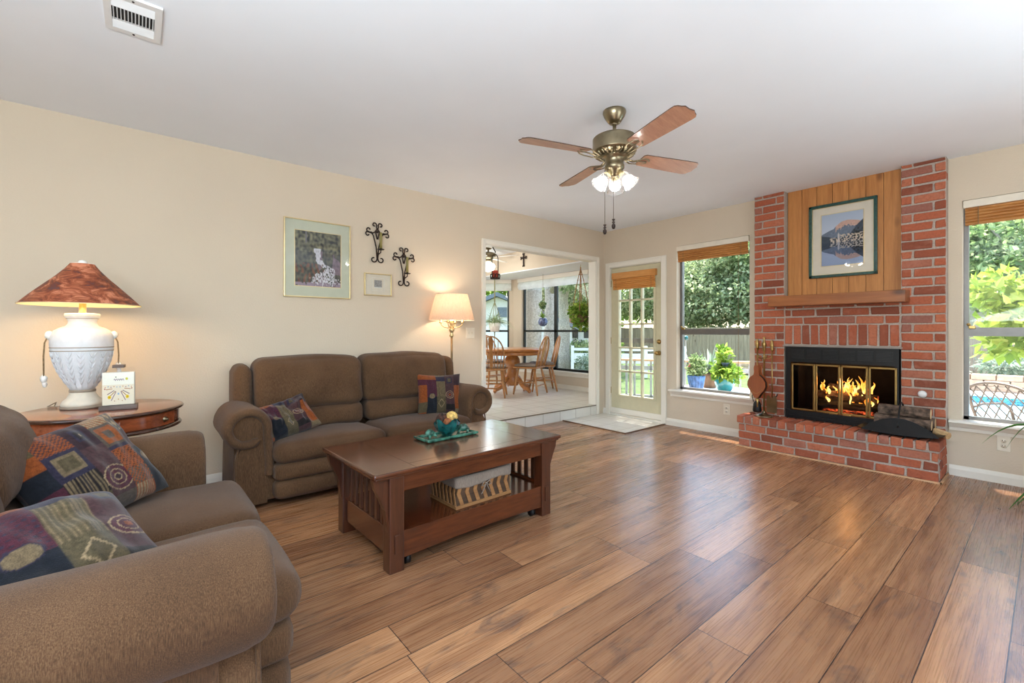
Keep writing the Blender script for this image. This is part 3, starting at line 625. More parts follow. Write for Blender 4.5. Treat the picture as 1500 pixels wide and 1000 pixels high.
# ================================================================ sofas
def make_sofa(name, label, loc, rz, hw, arm_top, depth=.74, back_top=.97, seat_top=.43, arm_len=.50, recline=.16, sf=0.0):
    t = thing(name, label, 'sofa', loc, rz); fab = M['chenille']
    MB().rbox(-hw+.16, hw-.16, .03, depth-.06, .04, .30, .02).build('frame', fab, t)
    ac, R = hw-.14, .113; zc = arm_top-.14; inner = ac-.138
    for s in (-1, 1):
        pts = [(ac-R-.012, .22), (ac-R-.010, .32), (ac-R-.004, .42), (ac-R, zc-.04)]
        pts += arc(ac, zc, R, PI, 0, 22)
        pts += spiral(ac, zc, R, R*.80, 0, -PI*.74, 14)[1:]
        n = len(pts); prof = []
        h = .029
        prof += [(h, arm_len), (h, .30), (h+.006, .12), (h+.004, .045)]
        prof += [(h*math.cos(q), .028-.042*math.sin(q)) for q in [PI*k/10 for k in range(0, 11)]]
        prof += [(-h, .06), (-h, .12)]
        def fn(u, v, pts=pts, prof=prof, n=n, s=s):
            i = min(int(round(u*(n-1))), n-1); j = int(round(v*(len(prof)-1)))
            p = Vector(pts[i]); a = Vector(pts[max(i-1, 0)]); b = Vector(pts[min(i+1, n-1)]); d = (b-a).normalized(); nn = Vector((-d.y, d.x))
            e, y = prof[j]; pinch = min(1, (n-1-i)/3+.45); e *= pinch
            w_ = .0035*mnoise.noise(Vector((i*.45, y*9, s*3)))
            return (s*(p.x+nn.x*(e+w_)), y, p.y+nn.y*(e+w_))
        band = MB().grid(fn, n, len(prof))
        a_ = MB(); cp = arc(ac, zc, .098, PI*1.02, -PI*.42, 22)+[(ac+.066, .36), (ac+.07, .2), (ac+.072, .03), (ac-.112, .03), (ac-.114, .3)]
        a_.prism([(s*x, z) for x, z in cp], 'y', .022, .62, True)
        cp2 = arc(ac, zc, .13, PI*.94, PI*.06, 16)+[(ac+.125, zc-.03), (ac+.07, zc-.12), (ac+.073, .03), (ac-.12, .03)]
        a_.prism([(s*x, z) for x, z in cp2], 'y', .10, arm_len+.02, True)
        arm = a_.build('arm', fab, t); band.build('rolled_pad', fab, arm)
        pip = [(s*(ac+.07), .018, z) for z in (.03, .12, .24, .34)]+[(s*(ac+.055), .018, .43)]
        MB().tube(pip, .006, 6).build('piping', fab, arm)
        # wing beside the back cushion
        wx0, wx1 = hw-.245, hw-.125
        MB().soft(*( (wx0, wx1) if s > 0 else (-wx1, -wx0)), depth-.33, depth-.03, .12, back_top-.05, .055, (.01, .01, .02, 0, 0, .015), 9,
                  fn=lambda p, q: Vector((p.x, p.y+max(0, p.z-.4)*recline*.6, p.z))).build('side_wing', fab, t)
    MB().soft(-hw+.15, hw-.15, depth-.18, depth-.03, .1, back_top-.08, .04, n=6, fn=lambda p, q: Vector((p.x, p.y+max(0, p.z-.4)*recline*.35, p.z))).build('back_frame', fab, t)
    W = 2*inner+.01
    for i in range(2):
        a, b = -W/2+i*W/2+.004, -W/2+(i+1)*W/2-.004
        def sag(p, q, a=a, b=b):
            m_ = .006*mnoise.noise(Vector((p.x*5, p.y*5, 1.3)))
            return Vector((p.x, p.y, p.z+m_-.02*(q.y+1)*.5*(1 if q.z > 0 else 0)))
        seat = MB().soft(a, b, -.085-sf, depth-.26, seat_top-.145, seat_top, .062, (0, 0, .012, 0, 0, .03), 16, fn=sag).build('seat_cushion', fab, t)
        zs = seat_top-.088
        MB().tube([(a+.02, -.058-sf, zs), (a+.10, -.086-sf, zs-.002), ((a+b)/2, -.094-sf, zs), (b-.10, -.086-sf, zs-.002), (b-.02, -.058-sf, zs)], .005, 6).build('seam', fab, seat)
        ft = MB(); z1 = seat_top-.15
        ft.soft(a+.004, b-.004, -.070-sf*.8, .06, z1-.105, z1+.01, .035, (0, 0, .014, 0, 0, 0), 10); ft.soft(a+.004, b-.004, -.066-sf*.8, .06, .045, z1-.10, .05, (0, 0, .012, 0, 0, 0), 10)
        ft.build('footrest', fab, t)
        wa, wb = (-hw+.25 if i == 0 else .004), (-.004 if i == 0 else hw-.25)
        def lean(p, q, wa=wa, wb=wb, i=i):
            u = (p.x-wa)/(wb-wa); n_ = mnoise.noise(Vector((p.x*4.5, p.z*3.5, i*4+.7)))
            fold = .014*mnoise.noise(Vector((p.x*14+p.z*6, p.z*3, 5))) if q.y < 0 else 0
            return Vector((p.x, p.y+max(0, p.z-.42)*recline+.022*n_*(1 if q.y < 0 else 0)+fold, p.z+.012*math.sin(u*PI)*(1 if q.z > 0 else 0)+.006*n_))
        MB().soft(wa, wb, depth-.42, depth-.12, .565, back_top, .085, (0, 0, .045, 0, 0, .008), 18, fn=lean).build('back_cushion', fab, t)
        MB().soft(wa+.01, wb-.01, depth-.40, depth-.12, seat_top-.02, .59, .06, (0, 0, .03, 0, 0, 0), 12, fn=lean).build('lumbar_cushion', fab, t)
    return t
make_sofa('reclining_sofa', 'long brown chenille reclining sofa with rolled arms against the left wall', (1.487, 3.35, 0), 0, 1.07, .672)
make_sofa('reclining_loveseat', 'brown chenille loveseat in the near left corner, seen from its rolled arm', (.245, 2.045, 0), PI/2, .875, .672, depth=.95, back_top=.90, seat_top=.45, arm_len=.80, sf=.06)

# ================================================================ tapestry cushions
PAL = dict(org=(178, 92, 40), org2=(178, 96, 44), pur=(94, 62, 64), dpur=(66, 42, 50), mag=(98, 44, 60), blu=(62, 56, 78), navy=(34, 38, 48), tan=(150, 128, 96), olv=(112, 98, 70), grey=(106, 92, 80), cream=(196, 168, 128), dk=(44, 36, 36), teal=(46, 66, 70))
PAL = {k: srgb(*v)[:3] for k, v in PAL.items()}
def paint_cushion(U, V, seed=0):
    """U,V in 0..1 arrays -> colours"""
    C = np.zeros(U.shape+(3,)); C[:] = PAL['pur']
    def rect(a, b, c, d, k): m_ = (U >= a) & (U < b) & (V >= c) & (V < d); C[m_] = PAL[k]; return m_
    def ring(cx, cy, r, ks, sx=1.0):
        R = np.hypot((U-cx)*sx, V-cy)
        for f_, k in ks: C[R < r*f_] = PAL[k]
    def stripes(a, b, c, d, k1, k2, n, horiz=False):
        m_ = rect(a, b, c, d, k1); q = ((V if horiz else U)*n) % 1 < .4; C[m_ & q] = PAL[k2]
    rect(0, .14, 0, 1, 'navy'); rect(0, .14, .62, .78, 'org'); rect(0, .14, .2, .42, 'mag'); rect(0, .14, .78, .9, 'olv')
    m_ = rect(.14, .38, .72, 1, 'org'); C[m_ & ((np.sin(U*210)*np.sin(V*190)) > .1)] = PAL['pur']
    rect(.14, .38, .44, .72, 'blu'); rect(.18, .35, .49, .68, 'tan'); rect(.21, .32, .52, .65, 'olv')
    stripes(.14, .38, .18, .44, 'dk', 'tan', 40); rect(.14, .38, 0, .18, 'olv'); rect(.22, .32, .02, .15, 'tan')
    rect(.38, .60, .66, 1, 'dpur'); rect(.43, .55, .74, .9, 'blu'); rect(.45, .53, .77, .87, 'dk'); rect(.475, .505, .80, .84, 'cream')
    rect(.38, .60, .36, .66, 'pur'); ring(.50, .27, .135, [(1, 'cream'), (.92, 'mag'), (.62, 'cream'), (.54, 'mag'), (.28, 'cream'), (.2, 'dpur')]); rect(.38, .6, 0, .1, 'grey')
    m_ = rect(.60, .82, .86, 1, 'cream'); C[m_ & (((U*26+V*14) % 1) < .35)] = PAL['org']
    rect(.60, .82, .58, .86, 'grey'); rect(.63, .79, .61, .83, 'org2'); rect(.67, .75, .67, .78, 'grey')
    rect(.60, .82, .54, .58, 'blu'); m_ = rect(.60, .82, .30, .54, 'org'); C[m_ & (np.sin(U*150+V*40)*np.sin(V*170) > .45)] = PAL['dk']
    m_ = rect(.60, .82, .12, .30, 'grey'); C[m_ & (np.sin(U*160)*np.sin(V*160) > 0)] = PAL['org']
    stripes(.60, .82, 0, .12, 'org', 'cream', 34)
    m_ = rect(.82, 1, .74, 1, 'grey'); C[m_ & ((np.abs((U*14) % 1-.5)+np.abs((V*9) % 1-.5)) < .42)] = PAL['cream']
    rect(.82, 1, .52, .74, 'pur'); rect(.82, 1, 0, .52, 'navy'); ring(.91, .38, .07, [(1, 'blu'), (.8, 'tan'), (.5, 'cream')])
    rng = np.random.RandomState(seed+3); nz = rng.rand(*U.shape); nz = (nz+np.roll(nz, 1, 0)+np.roll(nz, 1, 1))/3
    return C*(.30+.45*nz[..., None])
def paint_cushion2(U, V, seed=0):
    C = np.zeros(U.shape+(3,)); C[:] = PAL['dpur']
    def rect(a, b, c, d, k): m_ = (U >= a) & (U < b) & (V >= c) & (V < d); C[m_] = PAL[k]; return m_
    def ring(cx, cy, r, ks):
        R = np.hypot((U-cx), V-cy)
        for f_, k in ks: C[R < r*f_] = PAL[k]
    rect(0, .17, 0, 1, 'org'); rect(0, .17, .72, .86, 'mag'); rect(0, .17, .06, .3, 'olv')
    rect(.17, .40, 0, 1, 'mag'); rect(.17, .40, .0, .42, 'navy'); m_ = rect(.17, .40, .42, .8, 'mag'); C[m_ & ((np.sin(U*120)*np.sin(V*120)) > .55)] = PAL['blu']; ring(.285, .44, .075, [(1, 'blu'), (.85, 'tan')]); rect(.17, .40, .86, 1, 'org2')
    m_ = rect(.40, .60, 0, 1, 'olv'); C[m_ & (((U*44) % 1) < .42) & (V > .42)] = PAL['tan']; m2 = (np.abs(U-.5)/.07+np.abs(V-.25)/.12) < 1; C[m2] = PAL['cream']; m2 = (np.abs(U-.5)/.055+np.abs(V-.25)/.1) < 1; C[m2] = PAL['olv']; rect(.4, .6, .82, .95, 'blu')
    rect(.60, .82, 0, 1, 'pur'); ring(.71, .46, .10, [(1, 'cream'), (.88, 'mag'), (.6, 'cream'), (.5, 'mag'), (.25, 'org')]); rect(.64, .78, .76, .92, 'blu'); rect(.67, .75, .79, .89, 'olv'); rect(.60, .82, .08, .22, 'dk')
    rect(.82, 1, 0, 1, 'org'); rect(.82, 1, .7, 1, 'dpur'); rect(.82, 1, 0, .12, 'tan')
    rng = np.random.RandomState(seed+9); nz = rng.rand(*U.shape); nz = (nz+np.roll(nz, 1, 0)+np.roll(nz, 1, 1))/3
    return C*(.30+.45*nz[..., None])
def cushion(label, Mx, w, h, d, fn, seed, wrinkle=.012, bend=0, grp=None):
    N = 120; V_, F_, C_ = [], [], []
    lin = np.sin(np.linspace(-1, 1, N)*PI/2)*.4+np.linspace(-1, 1, N)*.6; lin /= lin.max(); u, v = np.meshgrid(lin, lin, indexing='ij')
    th = (np.clip(1-np.abs(u)**3.2, 0, 1)*np.clip(1-np.abs(v)**3.2, 0, 1))**.48
    x = u*w/2*(1-.085*np.cos(v*PI/2)); y = v*h/2*(1-.085*np.cos(u*PI/2))
    wr = np.zeros_like(x)
    for i in range(N):
        for j in range(N): wr[i, j] = mnoise.noise(Vector((u[i, j]*2.3+seed*3, v[i, j]*2.3, seed)))+.5*mnoise.noise(Vector((u[i, j]*6+seed, v[i, j]*2, 7)))
    vs = []; cs = []; fs = []
    for sgn in (1, -1):
        z = sgn*d/2*th+wrinkle*wr*th+bend*(u**2-.4)
        vs.append(np.stack([x, y, z], -1).reshape(-1, 3)); cs.append(fn(u/2+.5 if sgn > 0 else .5-u/2, v/2+.5, seed).reshape(-1, 3))
        b = (0 if sgn > 0 else N*N); idx = np.arange(N*N).reshape(N, N)+b
        q = np.stack([idx[:-1, :-1], idx[1:, :-1], idx[1:, 1:], idx[:-1, 1:]], -1).reshape(-1, 4); fs.append(q if sgn > 0 else q[:, ::-1])
    o = np_mesh('throw_pillow', np.concatenate(vs), np.concatenate(fs), M['tapestry'], None, np.concatenate(cs), smooth=True)
    o.matrix_world = Mx; tag(o, label, 'pillow', grp); return o
def face(loc, nrm, upv=(0, 0, 1), roll=0):
    z = Vector(nrm).normalized(); x = Vector(upv).cross(z).normalized(); y = z.cross(x)
    return Matrix.Translation(loc) @ Matrix((x, y, z)).transposed().to_4x4() @ Matrix.Rotation(roll, 4, 'Z')
cushion('patchwork throw pillow standing upright by the right arm of the long sofa', face((2.13, 3.60, .60), (-.25, -1, .30), roll=-.03), .42, .38, .13, paint_cushion2, 4)
cushion('patchwork throw pillow slumped over beside the left arm of the long sofa', face((.81, 3.54, .55), (.1, -1, .9), roll=.24), .42, .30, .15, paint_cushion2, 5, .045, .03)
cushion('square patchwork throw pillow leaning at the far end of the loveseat', face((-.15, 2.40, .635), (.55, -.62, .62), roll=.16), .46, .42, .17, paint_cushion, 6, .02, -.02)
cushion('patchwork throw pillow tucked behind the near arm of the loveseat', face((-.19, 1.64, .572), (.35, -.55, .95), roll=.0), .50, .38, .22, lambda U, V, s: paint_cushion2(U*.83, V, s), 8, .02, -.03)

# ================================================================ coffee table
ct = thing('coffee_table', 'mission style cherry coffee table with slatted ends and an open lower shelf', 'table', (1.485, 2.395, 0), math.radians(1.6))
tp = MB(); tp.rbox(-.645, .645, -.350, .360, .477, .50, .008).rbox(-.632, .632, -.340, .348, .466, .478, .004)
for x in (-.42, .42): tp.box(x-.0012, x+.0012, -.36, .36, .4995, .5004)
top = tp.build('table_top', M['cherry'], ct)
gv = MB()
for (a, b, c, d) in ((-.421, -.419, -.355, .355), (.419, .421, -.355, .355), (-.42, .42, -.262, -.260), (-.42, .42, .260, .262)): gv.box(a, b, c, d, .4995, .5006)
gv.build('inlay_line', M['darkedge'], top)
for sx in (-1, 1):
    for sy in (-1, 1):
        x0, x1 = sorted((sx*.56, sx*.482)); y0, y1 = sorted((sy*.335, sy*.262))
        lg = MB().rbox(x0, x1, y0, y1, 0, .467, .004)
        cpts = [(sx*.56, .466), (sx*.635, .466), (sx*.625, .42), (sx*.60, .37), (sx*.575, .31), (sx*.56, .20)]
        lg.prism([(a, z) for a, z in cpts], 'y', sy*.318, sy*.28)
        l_ = lg.build('leg', M['cherryz'], ct)
        yy = sy*.335; MB().rbox(sx*.521-.014, sx*.521+.014, min(yy, yy+sy*.007), max(yy, yy+sy*.007), .095, .185, .003).build('tenon', M['cherryz'], l_)
ap = MB()
for sy in (-1, 1): y0, y1 = sorted((sy*.325, sy*.303)); ap.rbox(-.482, .482, y0, y1, .388, .467, .003)
for sx in (-1, 1): x0, x1 = sorted((sx*.545, sx*.52)); ap.rbox(x0, x1, -.262, .262, .425, .467, .003)
ap.build('top_rail', M['cherry'], ct)
ar = MB()
for sy in (-1, 1):
    y0, y1 = sorted((sy*.325, sy*.303)); P = [(-.482, .192), (.482, .192), (.482, .075)]+[(.482-.964*k/12, .058+.012*math.sin(PI*k/12)) for k in range(13)]+[(-.482, .075)]
    ar.prism(P, 'y', y0, y1)
for sx in (-1, 1): x0, x1 = sorted((sx*.545, sx*.52)); ar.rbox(x0, x1, -.262, .262, .075, .205, .003)
ar.build('bottom_rail', M['cherry'], ct)
MB().box(-.52, .52, -.303, .303, .165, .186).build('shelf', M['cherry'], ct)
for sx in (-1, 1):
    for i in range(7):
        yy = -.2+.4*i/6; x0, x1 = sorted((sx*.540, sx*.525)); MB().rbox(x0, x1, yy-.014, yy+.014, .205, .426, .002).build('slat', M['cherryz'], ct)
for sx in (-1, 1):
    for sy in (-1, 1):
        MB().tube([(sx*.44-.012, sy*.28, .028), (sx*.44+.012, sy*.28, .028)], .026, 14).box(sx*.44-.006, sx*.44+.006, sy*.28-.006, sy*.28+.006, .03, .17).build('caster', M['blackmetal'], ct, 'small black caster')
# tray, bowl and decorations
tr = MB(); tr.rbox(-.185, .185, -.075, .075, 0, .010, .004)
for (a, b, c, d) in ((-.19, .19, -.085, -.068), (-.19, .19, .068, .085), (-.195, -.178, -.085, .085), (.178, .195, -.085, .085)): tr.rbox(a, b, c, d, .004, .020, .006)
TY = Matrix.Translation((1.535, 2.50, .5008)) @ Matrix.Rotation(math.radians(3), 4, 'Z')
o = tr.build('serving_tray', M['tealdish']); o.matrix_world = TY; tag(o, 'mottled turquoise rectangular ceramic tray on the coffee table', 'tray')
def spiky_bowl():
    m_ = MB(); n = 30
    prof = [(.030, 0), (.046, .012), (.066, .036), (.078, .066), (.082, .092)]
    m_.grid(lambda u, v: (lambda a, r, z: ((r*(1+.06*math.sin(a*8)*v))*math.cos(a), (r*(1+.06*math.sin(a*8)*v))*math.sin(a), z+(.016*v*v*math.sin(a*4+1))))(2*PI*u, np.interp(v, [0, .25, .5, .75, 1], [p[0] for p in prof]), np.interp(v, [0, .25, .5, .75, 1], [p[1] for p in prof])), 48, 12, closed_u=True)
    m_.grid(lambda u, v: (lambda a, r, z: ((r*(1+.06*math.sin(a*8)*v))*math.cos(a), (r*(1+.06*math.sin(a*8)*v))*math.sin(a), z+(.016*v*v*math.sin(a*4+1))))(2*PI*u, np.interp(v, [0, .25, .5, .75, 1], [p[0]-.006 for p in prof]), np.interp(v, [0, .25, .5, .75, 1], [p[1]+.004 for p in prof])), 48, 12, closed_u=True)
    m_.lathe([(0, 0), (.032, 0), (.032, .008), (0, .008)]); return m_
o = spiky_bowl().build('bowl', M['teal']); o.matrix_world = TY @ Matrix.Translation((0.0, 0, .0125)); tag(o, 'deep teal glazed bowl with a wavy rim on the turquoise tray', 'bowl')
def deco_ball(name, label, p, r, mat, spiky=0, cat='ball'):
    m_ = MB().ball((0, 0, 0), r, 20, 14, jit=.12)
    if spiky:
        for k in range(60):
            z = 1-2*(k+.5)/60; a = k*2.4; q = math.sqrt(1-z*z); d = Vector((q*math.cos(a), q*math.sin(a), z))
            m_.ball(tuple(d*r*.93), r*.2, 6, 4)
    else:
        for k in range(9):
            R_ = Matrix.Rotation(k*.7, 4, 'Z') @ Matrix.Rotation(k*1.1, 4, 'X')
            m_.tube([R_ @ Vector((r*1.02*math.cos(a), r*1.02*math.sin(a), 0)) for a in [2*PI*q/20 for q in range(20)]], r*.06, 5, closed=True)
    o = m_.build(name, mat); o.matrix_world = TY @ Matrix.Translation(p); tag(o, label, cat, 'decorative balls in the teal bowl'); return o
deco_ball('rattan_ball', 'yellow woven decorative ball on top of the teal bowl', (.030, -.012, .122), .037, M['rattanball'])
deco_ball('pine_cone', 'dark brown pine cone at the left of the teal bowl', (-.032, .012, .115), .033, M['pinecone'], 1, 'pine cone')
deco_ball('rattan_ball', 'orange-brown woven ball low in the front of the teal bowl', (-.018, -.030, .098), .026, M['orangebrown'])
deco_ball('pine_cone', 'small pine cone at the back of the teal bowl', (.012, .036, .105), .03, M['pinecone'], 1, 'pine cone')
for px_, lab in ((-.13, 'small turquoise turtle figure at the left end of the tray'), (.13, 'small turquoise turtle figure at the right end of the tray')):
    m_ = MB().ball((0, 0, .028), .032, 16, 10, (1.1, .8, .75), .2).ball((.034, -.008, .020), .013, 10, 8).ball((-.036, 0, .02), .008)
    for a in (-1, 1):
        for b in (-1, 1): m_.tube([(a*.018, b*.014, .02), (a*.028, b*.024, .012), (a*.034, b*.03, .004)], [.009, .008, .005], 8)
    for k in range(3): m_.tube([(-.012*k+.012, -.02, .038), (-.012*k+.012, 0, .053), (-.012*k+.012, .02, .038)], .004, 6)
    o = m_.build('turtle_figurine', M['tealdish']); o.matrix_world = TY @ Matrix.Translation((px_, 0, .011)) @ Matrix.Rotation(.3 if px_ < 0 else 2.6, 4, 'Z'); tag(o, lab, 'figurine', 'turtle figures on the tray')
# basket on the shelf
bk_ = thing('storage_basket', 'diamond woven two-tone basket with a grey liner on the shelf of the coffee table', 'basket', (1.555, 2.255, .1865), math.radians(1.6))
BW, BD, BH = .20, .135, .165
MB().box(-BW+.004, BW-.004, -BD+.004, BD-.004, 0, BH-.004).build('core', M['basketdark'], bk_)
wv = MB()
def weave(m_, T, L_, H_):
    n = 7; s = L_/n; hh = (H_-.03)
    for i in range(n):
        x0 = -L_/2+i*s
        for r_ in range(2):
            zb_ = .02+hh*r_/2; d = s*.5*(1 if r_ == 0 else 1)
            Q = [(x0+s*.5-(s*.45 if r_ else 0), zb_), (x0+s*.5+s*.42-(s*.45 if r_ else 0), zb_), (x0+s*.5+s*.42-(0 if r_ else s*.45), zb_+hh/2), (x0+s*.5-(0 if r_ else s*.45), zb_+hh/2)]
            Q = [(max(-L_/2, min(L_/2, a)), b) for a, b in Q]
            vs = [T @ Vector((a, 0.0, b)) for a, b in Q]+[T @ Vector((a, -.005, b)) for a, b in Q]
            m_.add(vs, [(0, 1, 2, 3), (4, 7, 6, 5), (0, 4, 5, 1), (1, 5, 6, 2), (2, 6, 7, 3), (3, 7, 4, 0)])
weave(wv, Matrix.Translation((0, -BD+.004, 0)), 2*BW, BH); weave(wv, Matrix.Translation((0, BD-.004, 0)) @ Matrix.Rotation(PI, 4, 'Z'), 2*BW, BH)
weave(wv, Matrix.Translation((-BW+.004, 0, 0)) @ Matrix.Rotation(-PI/2, 4, 'Z'), 2*BD, BH); weave(wv, Matrix.Translation((BW-.004, 0, 0)) @ Matrix.Rotation(PI/2, 4, 'Z'), 2*BD, BH)
wv.rbox(-BW-.003, BW+.003, -BD-.003, -BD+.006, 0, .018, .002).rbox(-BW-.003, -BW+.006, -BD, BD, 0, .018, .002).rbox(BW-.006, BW+.003, -BD, BD, 0, .018, .002)
wv.build('woven_strips', M['basketlight'], bk_, 'light interlaced strips')
ln = MB().soft(-BW-.006, BW+.006, -BD-.008, BD+.006, BH-.052, BH+.018, .014, (0, 0, .003, 0, 0, -.03), 10, fn=lambda p, q: Vector((p.x+.002*math.sin(p.y*160), p.y+.003*math.sin(p.x*70), p.z+(.008*math.sin(p.x*16) if q.z < 0 else 0))))
lo = ln.build('liner', M['greylinen'], bk_, 'grey linen liner')
bw = MB()
for s in (-1, 1):
    bw.tube([(0, -BD-.014, BH-.055), (s*.022, -BD-.02, BH-.040), (s*.036, -BD-.018, BH-.062), (s*.016, -BD-.016, BH-.066), (0, -BD-.014, BH-.055)], .004, 6, flat=.5)
    bw.tube([(0, -BD-.014, BH-.055), (s*.016, -BD-.015, BH-.085), (s*.034, -BD-.012, BH-.112)], .004, 6, flat=.5)
bw.ball((0, -BD-.016, BH-.055), .007); bw.build('bow', M['greylinen'], lo)

# ================================================================ drum table with lamp
dt = thing('drum_side_table', 'round mahogany drum table with a drawer behind the loveseat', 'table', (-.15, 3.55, 0))
MB().lathe([(0, .708), (.365, .708), (.372, .713), (.375, .720), (.370, .727), (.36, .730), (0, .730)], seg=72).build('table_top', M['mahogany'], dt)
MB().lathe([(.366, .7075), (.374, .713), (.3765, .7195), (.372, .7265), (.366, .7285)], seg=72, cap=False).build('edge_band', M['darkedge'], dt, 'dark moulded rim')
MB().lathe([(0, .618), (.352, .618), (.352, .708), (0, .708)], seg=72).build('apron', M['mahogany'], dt)
MB().lathe([(.350, .606), (.362, .609), (.366, .618), (.360, .627), (.352, .63)], seg=72, cap=False).lathe([(0, .606), (.352, .606), (.352, .61), (0, .61)], seg=72).build('lower_moulding', M['darkedge'], dt, 'dark lower moulding')
a0 = math.radians(-52); m_ = MB(); da = .45
m_.grid(lambda u, v: (.3555*math.cos(a0-da+2*da*u), .3555*math.sin(a0-da+2*da*u), .634+.066*v), 24, 2)
for a_ in (a0-da, a0+da): m_.tube([(.3545*math.cos(a_), .3545*math.sin(a_), .632), (.3545*math.cos(a_), .3545*math.sin(a_), .704)], .0025, 5)
dw = m_.build('drawer', M['mahogany'], dt)
a1 = math.radians(-40)
k = MB(); Rk = Matrix.Translation((.355*math.cos(a1), .355*math.sin(a1), .666)) @ Matrix.Rotation(a1, 4, 'Z') @ Matrix.Rotation(PI/2, 4, 'Y')
k.lathe([(0, 0), (.017, 0), (.017, .003), (.010, .006), (.006, .012), (.010, .016), (0, .019)], M=Rk, seg=18); k.build('ring_pull', M['oldbrass'], dw, 'round brass pull')
for q in (-.95, .62, -2.2, 2.2, 3.1): MB().tube([(.3525*math.cos(a0+q), .3525*math.sin(a0+q), .622), (.3525*math.cos(a0+q), .3525*math.sin(a0+q), .706)], .003, 5).build('apron_line', M['darkedge'], dt)
MB().lathe([(.05, .14), (.045, .2), (.06, .3), (.035, .38), (.03, .5), (.07, .58), (.10, .606), (0, .606)], seg=28).lathe([(0, .12), (.05, .14), (.05, .15), (0, .15)]).build('pedestal', M['mahogany'], dt)
for i in range(4):
    a = PI/4+PI/2*i; d = Vector((math.cos(a), math.sin(a), 0))
    MB().tube([d*.03+Vector((0, 0, .17)), d*.14+Vector((0, 0, .15)), d*.24+Vector((0, 0, .06)), d*.30+Vector((0, 0, .016))], [.026, .022, .018, .015], 10).build('leg', M['mahogany'], dt)
LX, LY, LZ = -.25, 3.66, .7312
tl = thing('table_lamp', 'large white embossed urn lamp with a conical rust coloured shade, lit', 'lamp', (LX, LY, LZ)); tl.scale = (.77, .77, .955)
MB().lathe([(0, 0), (.125, 0), (.128, .006), (.122, .016), (.104, .018), (0, .018)], seg=48).build('base_disc', M['ceramicband'], tl, 'grey-brown base rim')
MB().lathe([(.121, .014), (.124, .028), (.112, .045), (.090, .062), (.077, .085), (.072, .098), (0, .098)], seg=48).build('foot', M['cream'], tl)
MB().lathe([(.070, .096), (.077, .099), (.077, .110), (.070, .113)], seg=48, cap=False).build('foot_band', M['ceramicband'], tl)
urn = MB().lathe([(.070, .112), (.082, .135), (.108, .175), (.138, .225), (.162, .285), (.177, .345), (.182, .395), (.178, .438), (.160, .474), (.125, .492), (.094, .502), (.084, .516), (.080, .530), (.088, .546), (.100, .556), (.103, .566), (.100, .578), (.075, .580), (.04, .578), (0, .578)], seg=64)
uo = urn.build('urn_body', M['ceramic'], tl)
lf = MB()
for i in range(16):
    a = 2*PI*i/16
    def onurn(a, z): r = float(np.interp(z, [.112, .135, .175, .225, .285, .345], [.070, .082, .108, .138, .162, .177]))+.0015; return (r*math.cos(a), r*math.sin(a), z)
    lf.tube([onurn(a+.03*math.sin(z*20), z) for z in np.linspace(.125, .345, 12)], .0022, 5)
    for z in np.linspace(.16, .32, 6):
        for s in (-1, 1): lf.tube([onurn(a, z-.012), onurn(a+s*.07, z+.006), onurn(a+s*.13, z+.026)], [.003, .0045, .001], 5)
lf.build('leaf_relief', M['ceramic'], uo)
rb = MB()
for z in (.352, .372): rr = float(np.interp(z, [.345, .395], [.177, .182]))+.001; MB().tube([(rr*math.cos(a), rr*math.sin(a), z) for a in [2*PI*q/60 for q in range(60)]], .0028, 6, closed=True).build('painted_line', M['ceramicband'], uo, 'thin brown line')
rb.tube([(.0905*math.cos(a), .0905*math.sin(a), .548) for a in [2*PI*q/40 for q in range(40)]], .002, 6, closed=True); rb.build('painted_line', M['ceramicband'], uo, 'thin brown line')
for s in (-1, 1):
    d = Vector((math.cos(.07), math.sin(.07), 0))*s; q = d*.178
    MB().ball((q.x, q.y, .445), .026, 14, 10, jit=.15).build('handle_knob', M['white'], tl)
    c_ = MB(); L_ = .24 if s < 0 else .18; pr = Vector((-d.y, d.x, 0))
    for e in (-.008, .0, .008): c_.tube([q*1.04+pr*e+Vector((0, 0, .44)), q*1.14+pr*e*1.4+Vector((0, 0, .40)), q*1.17+pr*e*1.6+Vector((0, 0, .32)), q*1.16+pr*e+Vector((0, 0, .44-L_))], .0045, 6)
    co = c_.build('rope', M['cord'], tl, 'hanging brown rope')
    ts = MB(); b0 = q*1.16+Vector((0, 0, .44-L_)); ts.ball(tuple(b0+Vector((0, 0, -.012))), .02, 10, 8, (1, 1, 1.2), .3); ts.ball(tuple(b0+Vector((.004, .004, -.045))), .014, 10, 8, (1, 1, 1.4), .3); ts.build('tassel', M['white'], co, 'white tassel end')
MB().lathe([(.021, .578), (.021, .70), (0, .70)], seg=20).build('neck', M['oaktop'], tl, 'light wooden neck')
def cone(r, z): return (r, z)
SP = [(.345, .632), (.285, .688), (.21, .752), (.148, .804), (.10, .850), (.070, .885)]
MB().lathe(SP, seg=72, cap=False).build('lamp_shade', M['mica'], tl, 'mottled rust and grey conical shade')
MB().lathe([(r-.004, z-.003) for r, z in SP], seg=72, cap=False).build('shade_lining', M['lining'], tl, 'cream shade lining')
MB().tube([(.346*math.cos(a), .346*math.sin(a), .632) for a in [2*PI*q/72 for q in range(72)]], .003, 6, closed=True).build('shade_rim', M['lining'], tl)
MB().lathe([(0, .882), (.07, .884), (.07, .887), (0, .888)], seg=30).lathe([(0, .886), (.022, .888), (.026, .896), (.020, .906), (0, .910)], seg=20).build('finial', M['white'], tl, 'white finial')
MB().ball((0, 0, .745), .03, 14, 10, (1, 1, 1.2)).build('light_bulb', M['warmbulb'], tl)
light('table_lamp_light', 'POINT', (LX, LY, LZ+.66), 5.5, (1, .74, .46), .05)
